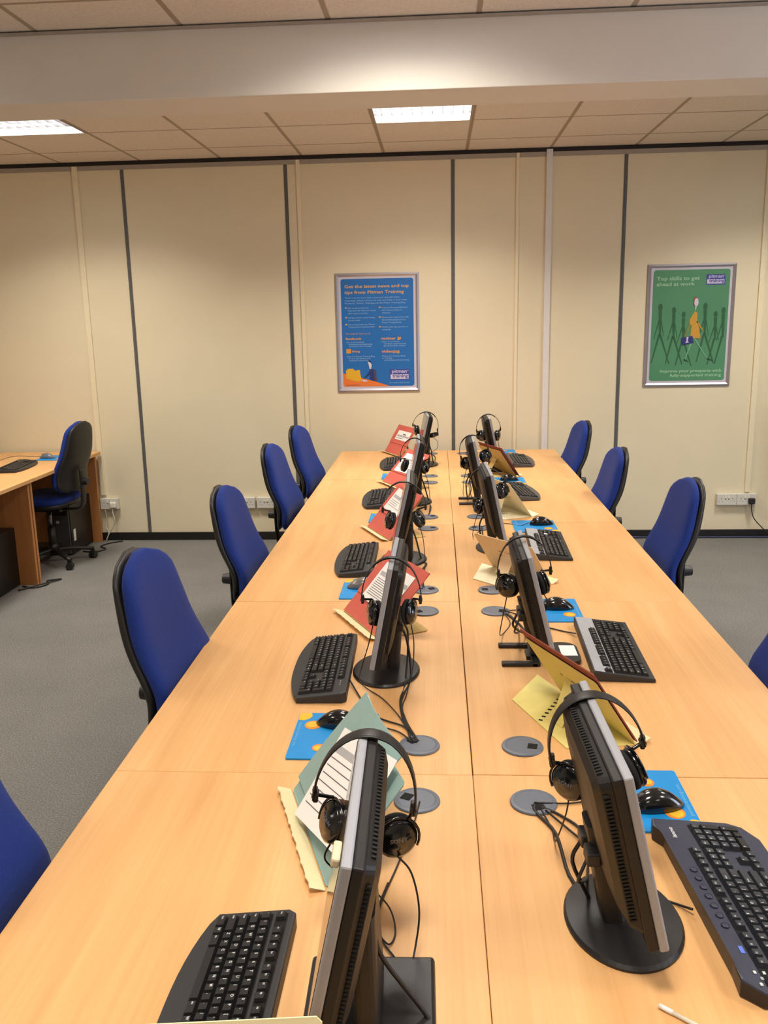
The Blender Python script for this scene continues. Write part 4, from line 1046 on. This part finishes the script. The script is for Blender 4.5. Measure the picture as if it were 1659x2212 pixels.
# left row
holder('card copy holder with a pale green lip behind the nearest left monitor', HQ['LA'], TEAL, TEAL, -1, True, True, lipw=.03)
folder('pale green folder standing behind the nearest left monitor', HQ['LA'], TEAL, -.18, .10, .03, .262, .006, curl=lambda u, v: -.018*math.sin(PI*u)*v + .012*v*v)
page('white printed sheet lying across the pale green folder', HQ['LA'], -.085, .172, .03, .225, .022, -.24, True, 7)
page('white printed sheet sticking up at the top of the pale green folder', HQ['LA'], -.155, .02, .17, .255, .0, .10, False, 4)
holder('card copy holder with a red face behind the second left monitor', HQ['LB'], MANILA, RED, -1)
folder('red folder on the holder behind the second left monitor', HQ['LB'], RED, -.155, .165, .085, .262, .0055)
page('white lined sheet on the red folder behind the second left monitor', HQ['LB'], -.105, .115, .075, .225, .0072, .0, True, 9)
holder('card copy holder with a red face behind the third left monitor', HQ['LC'], MANILA, RED, -1)
folder('red folder with a rounded corner behind the third left monitor', HQ['LC'], RED, -.155, .15, .10, .255, .0055)
page('white sheet on the red folder behind the third left monitor', HQ['LC'], -.12, .10, .115, .235, .0072, .06, True, 4)
holder('card copy holder with a red face behind the fourth left monitor', HQ['LD'], MANILA, RED, -1)
folder('red folder behind the fourth left monitor, below the farthest one', HQ['LD'], RED, -.155, .155, .09, .262, .0055)
page('white sheet on the red folder behind the fourth left monitor', HQ['LD'], -.12, .12, .10, .235, .0072, -.04, True, 4)
holder('farthest card copy holder on the left, beside the back wall', HQ['LE'], MANILA, RED, -1)
folder('farthest red folder, standing against the view of the back wall', HQ['LE'], RED, -.15, .15, .085, .232, .0055, corners=False)
page('white sheet on the farthest red folder', HQ['LE'], -.09, .13, .115, .19, .0072, 0, True, 2)
# right row (seen from behind)
holder('pale yellow card copy holder with a row of holes, right side', HQ['RB'], YCARD, YCARD, 1, base=[(-.155, 0), (-.112, .150), (-.105, .159), (.175, .144), (.29, .0)], holes=((.041, .139), (.125, .036)))
folder('brick red folder standing on the pale yellow card holder', HQ['RB'], BRED, -.16, .165, .012, .237, .0055, corners=False)
holder('peach cream card copy holder below the second right monitor headphones', HQ['RC'], PEACH, PEACH, 1, base=[(-.153, 0), (-.105, .15), (-.057, .168), (.088, .173), (.22, .0)], holes=((-.03, .13), (.03, .05)), bmat=IVORY)
holder('ivory card copy holder behind the third right monitor', HQ['RD'], IVORY, IVORY, 1)
holder('manila card copy holder behind the fourth right monitor', HQ['RE'], MANILA, MANILA, 1)
folder('dark red folder on the manila card holder, right side', HQ['RE'], DRED, -.19, .14, .012, .232, .0055, corners=False)

# card edge at the very bottom of the picture and white stick
q = (-.30, .84, -PI/2+1.45, 1.15, .22, .26, .12)
holder('cream card copy holder cut off at the bottom left', (-.302, .708, .10, 1.3, .262, .22, .07), CREAM, CREAM, -1, False, False)
bm = bmesh.new(); M = Tr((.30, 1.05, T+.005)) @ R(-.7, 'Z'); 
cyl(bm, .0028, -.07, .07, 12, None, M @ R(PI/2, 'Y'))
t = thing('pen', 'thin white pen at the bottom right of the desks', 'pen', (.30, 1.05, T+.0038), -.68)
M = R(PI/2, 'Y')
bm.free(); bm = bmesh.new(); cyl(bm, .0030, -.055, .075, 12, None, M); obj('barrel', bm, WHITEP, t, True)
bm = bmesh.new(); cyl(bm, .0036, -.075, -.055, 12, .0034, M); obj('cap', bm, PAPER, t, True)

# ------------------------------------------------------------------ chairs
def make_chair():
    """faces local +y; origin on the floor under the seat"""
    t = thing('office_chair', '', 'chair')
    N_ = 28
    zs0, zs1 = .545, 1.02
    def outline(v):   # half width of the backrest
        return .205 * (1 - .33*v**1.6) * (1 - (1-min(v/.10, 1))**2*.35) * (max(0, 1-((v-.84)/.16)**2)**.5 if v > .84 else 1)
    def prof(v):      # local y of the backrest face
        return -.215 + .045*math.sin(PI*min(v/.55, 1))*(1 if v < .55 else 0)*1.0 - .075*max(0, v-.15)
    def rings(grow, yoff, thick):
        out = []
        for k in range(23):
            v = k/22; vv = min(max(v, .004), .996)
            w = max(.006, outline(vv)+grow*(1 if vv < .99 else .3)); z = zs0 - grow + (zs1-zs0+2*grow)*v
            yc = -.215 + .035*math.exp(-((v-.25)/.2)**2) - .085*v + yoff
            end = min(1, math.sin(PI*min(max(vv, .02), .98))**.38)
            ring = []
            for i in range(N_):
                a = 2*PI*i/N_; ca, sa = math.cos(a), math.sin(a)
                x = w*math.copysign(abs(ca)**.55, ca); y = yc + thick*end*math.copysign(abs(sa)**.75, sa) + .55*x*x
                ring.append((x, y, z))
            out.append(ring)
        return out
    bm = bmesh.new(); loft(bm, rings(.002, 0, .036)); obj('backrest', bm, CHAIRB, t, True)
    bm = bmesh.new(); loft(bm, rings(.003, -.032, .024)); obj('back_shell', bm, SHELL, t, True)
    bm = bmesh.new(); rs = []
    for k, (z, g, s) in enumerate(((.445, -.05, .9), (.455, -.01, 1), (.48, 0, 1), (.505, -.012, 1), (.515, -.05, .95))):
        rs.append([( (.225+g)*math.copysign(abs(math.cos(a))**.6, math.cos(a)), .02 + (.22+g)*math.copysign(abs(math.sin(a))**.65, math.sin(a)), z - .01*max(0, math.sin(a))**3) for a in [2*PI*i/N_ for i in range(N_)]])
    loft(bm, rs); obj('seat', bm, CHAIRB, t, True)
    bm = bmesh.new(); rs = []
    for z, g in ((.425, -.03), (.435, -.012), (.456, -.004)):
        rs.append([( (.225+g)*math.copysign(abs(math.cos(a))**.6, math.cos(a)), .02 + (.22+g)*math.copysign(abs(math.sin(a))**.65, math.sin(a)), z) for a in [2*PI*i/N_ for i in range(N_)]])
    loft(bm, rs); obj('seat_shell', bm, SHELL, t, True)
    bm = bmesh.new(); bx(bm, -.06, .06, -.12, .10, .385, .424, 0, .006); obj('mechanism', bm, SHELL, t)
    bm = bmesh.new(); tube(bm, [(0, -.08, .40), (0, -.22, .405), (0, -.275, .44), (0, -.285, .55), (0, -.285, .70)], 0, 10, 5, 0, (.06, .014, (1, 0, 0))); b_ = obj('back_bar', bm, SHELL, t, True)
    bm = bmesh.new(); cyl(bm, .026, -.02, .02, 20, .022, Tr((0, -.308, .60)) @ R(PI/2, 'X')); obj('height_knob', bm, BLACKP, b_)
    bm = bmesh.new(); tube(bm, [(.06, 0, .405), (.16, .01, .40), (.23, .02, .405)], .006, 8); obj('lever', bm, BLACKP, t, True)
    bm = bmesh.new(); cyl(bm, .026, .09, .26, 20); cyl(bm, .033, .08, .14, 20); obj('column_sleeve', bm, SHELL, t, True)
    bm = bmesh.new(); cyl(bm, .014, .26, .386, 16); obj('gas_lift', bm, STEEL, t, True)
    for i in range(5):
        a = 2*PI*i/5 + .3; d = Vector((math.cos(a), math.sin(a), 0))
        bm = bmesh.new()
        tube(bm, [d*.02 + Vector((0, 0, .10)), d*.15 + Vector((0, 0, .092)), d*.285 + Vector((0, 0, .072))], 0, 10, 4, 0, (lambda s: .05-.018*s, .026, (-d.y, d.x, 0))); sp = obj('star_leg', bm, SHELL, t, True)
        bm = bmesh.new(); c = d*.275; ca = a+.9
        for s in (-1, 1):
            cyl(bm, .026, s*.014-.009, s*.014+.009, 20, None, Tr((c.x, c.y, .0262)) @ R(ca, 'Z') @ R(PI/2, 'X'))
        bx(bm, -.016, .016, -.008, .008, .026, .062, 0, .003, Tr((c.x, c.y, 0)) @ R(ca, 'Z'))
        obj('castor', bm, BLACKP, sp)
    return t
CH0 = make_chair(); ci = [0]
def chair(label, x, y, yaw, dz=0.0):
    """x,y of the top of the backrest; yaw = facing direction (0 = +y)"""
    c = CH0 if ci[0] == 0 else copy_tree(CH0); ci[0] += 1
    f = Vector((-math.sin(yaw), math.cos(yaw), 0)); p = Vector((x, y, 0)) + f*.30
    c.location = (p.x, p.y, 0); c.rotation_euler = (0, 0, yaw)
    c.scale = (1, 1, 1+dz)
    c['label'] = label; c['group'] = 'blue operator chairs in the room'
    return c
chair('blue office chair at the left edge, nearest the camera', -.995, 1.34, HL-.0, .0)
chair('blue office chair, second on the left, with dusty blue fabric', -.938, 2.40, HL-.10, .045)
chair('blue office chair, third on the left, knob on its black back', -1.0, 3.68, HL-.08, -.01)
chair('blue office chair, fourth on the left, in front of the wall sockets', -1.04, 4.98, HL-.1, -.01)
chair('blue office chair, farthest on the left, before the wall joint', -1.02, 5.85, HL-.15, -.01)
chair('blue office chair at the right edge of the picture, second on the right', .985, 2.36, HR-.1, -.01)
chair('blue office chair, third on the right, its knob visible behind', 1.02, 3.80, HR+.06, -.015)
chair('blue office chair, fourth on the right', .915, 4.80, HR+.05, -.025)
chair('blue office chair, farthest on the right, before the back wall', .92, 6.02, HR+.12, -.02)
chair('blue office chair at the side desk on the left, its black back shell showing', -2.60, 6.02, HR-.12, 0.02)
chair('blue office chair at the near side desk, only a castor in view', -2.72, 4.80, HR+.2, 0)
chair('blue office chair at the far right edge, mostly out of view', 2.62, 6.12, HL+.2, 0.02)

# ------------------------------------------------------------------ side desks
def side_desk(label, y0, y1):
    t = thing('side_desk', label, 'desk', (-3.13, (y0+y1)/2, 0), 0, 'beech side desks along the left wall')
    h = (y1-y0)/2
    bm = bmesh.new(); bx(bm, -.4, .4, -h+.001, h-.001, T-.025, T, 0, .002); obj('desk_top', bm, BEECH, t)
    for s in (-1, 1):
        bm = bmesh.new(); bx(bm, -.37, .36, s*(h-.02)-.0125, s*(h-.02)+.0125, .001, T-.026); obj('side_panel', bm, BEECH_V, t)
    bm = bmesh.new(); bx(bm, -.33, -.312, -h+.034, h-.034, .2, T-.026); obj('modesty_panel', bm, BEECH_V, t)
side_desk('beech side desk on the left, against the back wall', 5.53, 6.69)
side_desk('nearer beech side desk cut by the left edge', 4.37, 5.53)
keyboard('curved', 'black keyboard on the left side desk, by a blue mat', (-3.02, 5.93, T), HR+.1, False)['group'] = 'keyboards on the side desks'
mouse_mat('blue mouse mat on the left side desk', (-2.96, 6.36, T), HR)
mouse('grey mouse on the side desk mat', (-3.0, 6.34, ZM), HR, mat('grey_mouse_shell', (110, 116, 124), .3), [(-3.05, 6.34, ZM+.01), (-3.1, 6.3, ZM+.02), (-3.2, 6.2, T+.04), (-3.3, 6.05, T+.01), (-3.38, 5.9, Z4)])
def tower(label, x, y, rz):
    t = thing('computer_tower', label, 'computer', (x, y, 0), rz, 'computer towers under the side desks')
    bm = bmesh.new(); bx(bm, -.09, .09, -.2, .2, .002, .40, 0, .004); obj('case', bm, PC, t)
    bm = bmesh.new(); bx(bm, -.085, .085, -.215, -.2005, .01, .392, 0, .004); obj('front_panel', bm, PCG, t)
    bm = bmesh.new(); bx(bm, -.07, .07, -.218, -.2155, .31, .35); obj('disc_drive', bm, BLACKP, t)
    bm = bmesh.new(); bx(bm, -.012, .012, -.218, -.2155, .25, .27); obj('power_button', bm, SOCKET, t)
    bm = bmesh.new(); bx(bm, .0902, .0908, -.16, -.12, .1, .19); o = obj('sticker', bm, PAPER, t); o['label'] = 'white sticker on the case side'
tower('black computer tower under the side desk, behind the chair', -2.93, 6.46, 0.0)
tower('black computer tower under the nearer side desk with a white sticker', -2.98, 5.33, 0.0)
for lab, P_ in (('black cables on the carpet by the side desk panels', [(-2.85, 5.45, .006), (-2.76, 5.42, .006), (-2.70, 5.50, .006), (-2.74, 5.58, .006), (-2.66, 5.62, .006), (-2.72, 5.50, .012), (-2.84, 5.36, .006)]),
                ('black cable on the carpet at the far side desk panel', [(-2.80, 6.35, .006), (-2.70, 6.33, .006), (-2.65, 6.42, .006), (-2.72, 6.5, .006), (-2.68, 6.6, .006), (-2.60, 6.66, .008)])):
    bm = bmesh.new(); tube(bm, P_, .005, 8); tag(obj('floor_cable', bm, CABLE, None, True), lab, 'cable')

# ------------------------------------------------------------------ camera, world, view
cam = bpy.data.cameras.new('camera'); co = bpy.data.objects.new('camera', cam); C.objects.link(co)
F, cx, cz, yaw, pitch, roll = 1886.93, -.0724, 1.7093, -.0633, .2179, -.02
cam.sensor_fit = 'VERTICAL'; cam.sensor_height = 24.0; cam.lens = F/2212*24.0
cy_, sy_ = math.cos(yaw), math.sin(yaw); cp_, sp_ = math.cos(pitch), math.sin(pitch)
fw = Vector((sy_*cp_, cy_*cp_, -sp_)); r = Vector((cy_, -sy_, 0)); u = r.cross(fw)
r2 = r*math.cos(roll) + u*math.sin(roll); u2 = -r*math.sin(roll) + u*math.cos(roll)
m3 = Matrix((r2, u2, -fw)).transposed()
co.matrix_world = Tr((cx, 0, cz)) @ m3.to_4x4()
cam.clip_start = .05
bpy.context.scene.camera = co
w = bpy.data.worlds.new('world'); bpy.context.scene.world = w; w.use_nodes = True
w.node_tree.nodes['Background'].inputs[0].default_value = (.9, .85, .8, 1); w.node_tree.nodes['Background'].inputs[1].default_value = .3
sc = bpy.context.scene
sc.view_settings.view_transform = 'Standard'; sc.view_settings.look = 'None'; sc.view_settings.exposure = 0.0
sc.cycles.max_bounces = 8; sc.cycles.use_denoising = True
sc.cycles.sample_clamp_indirect = 6
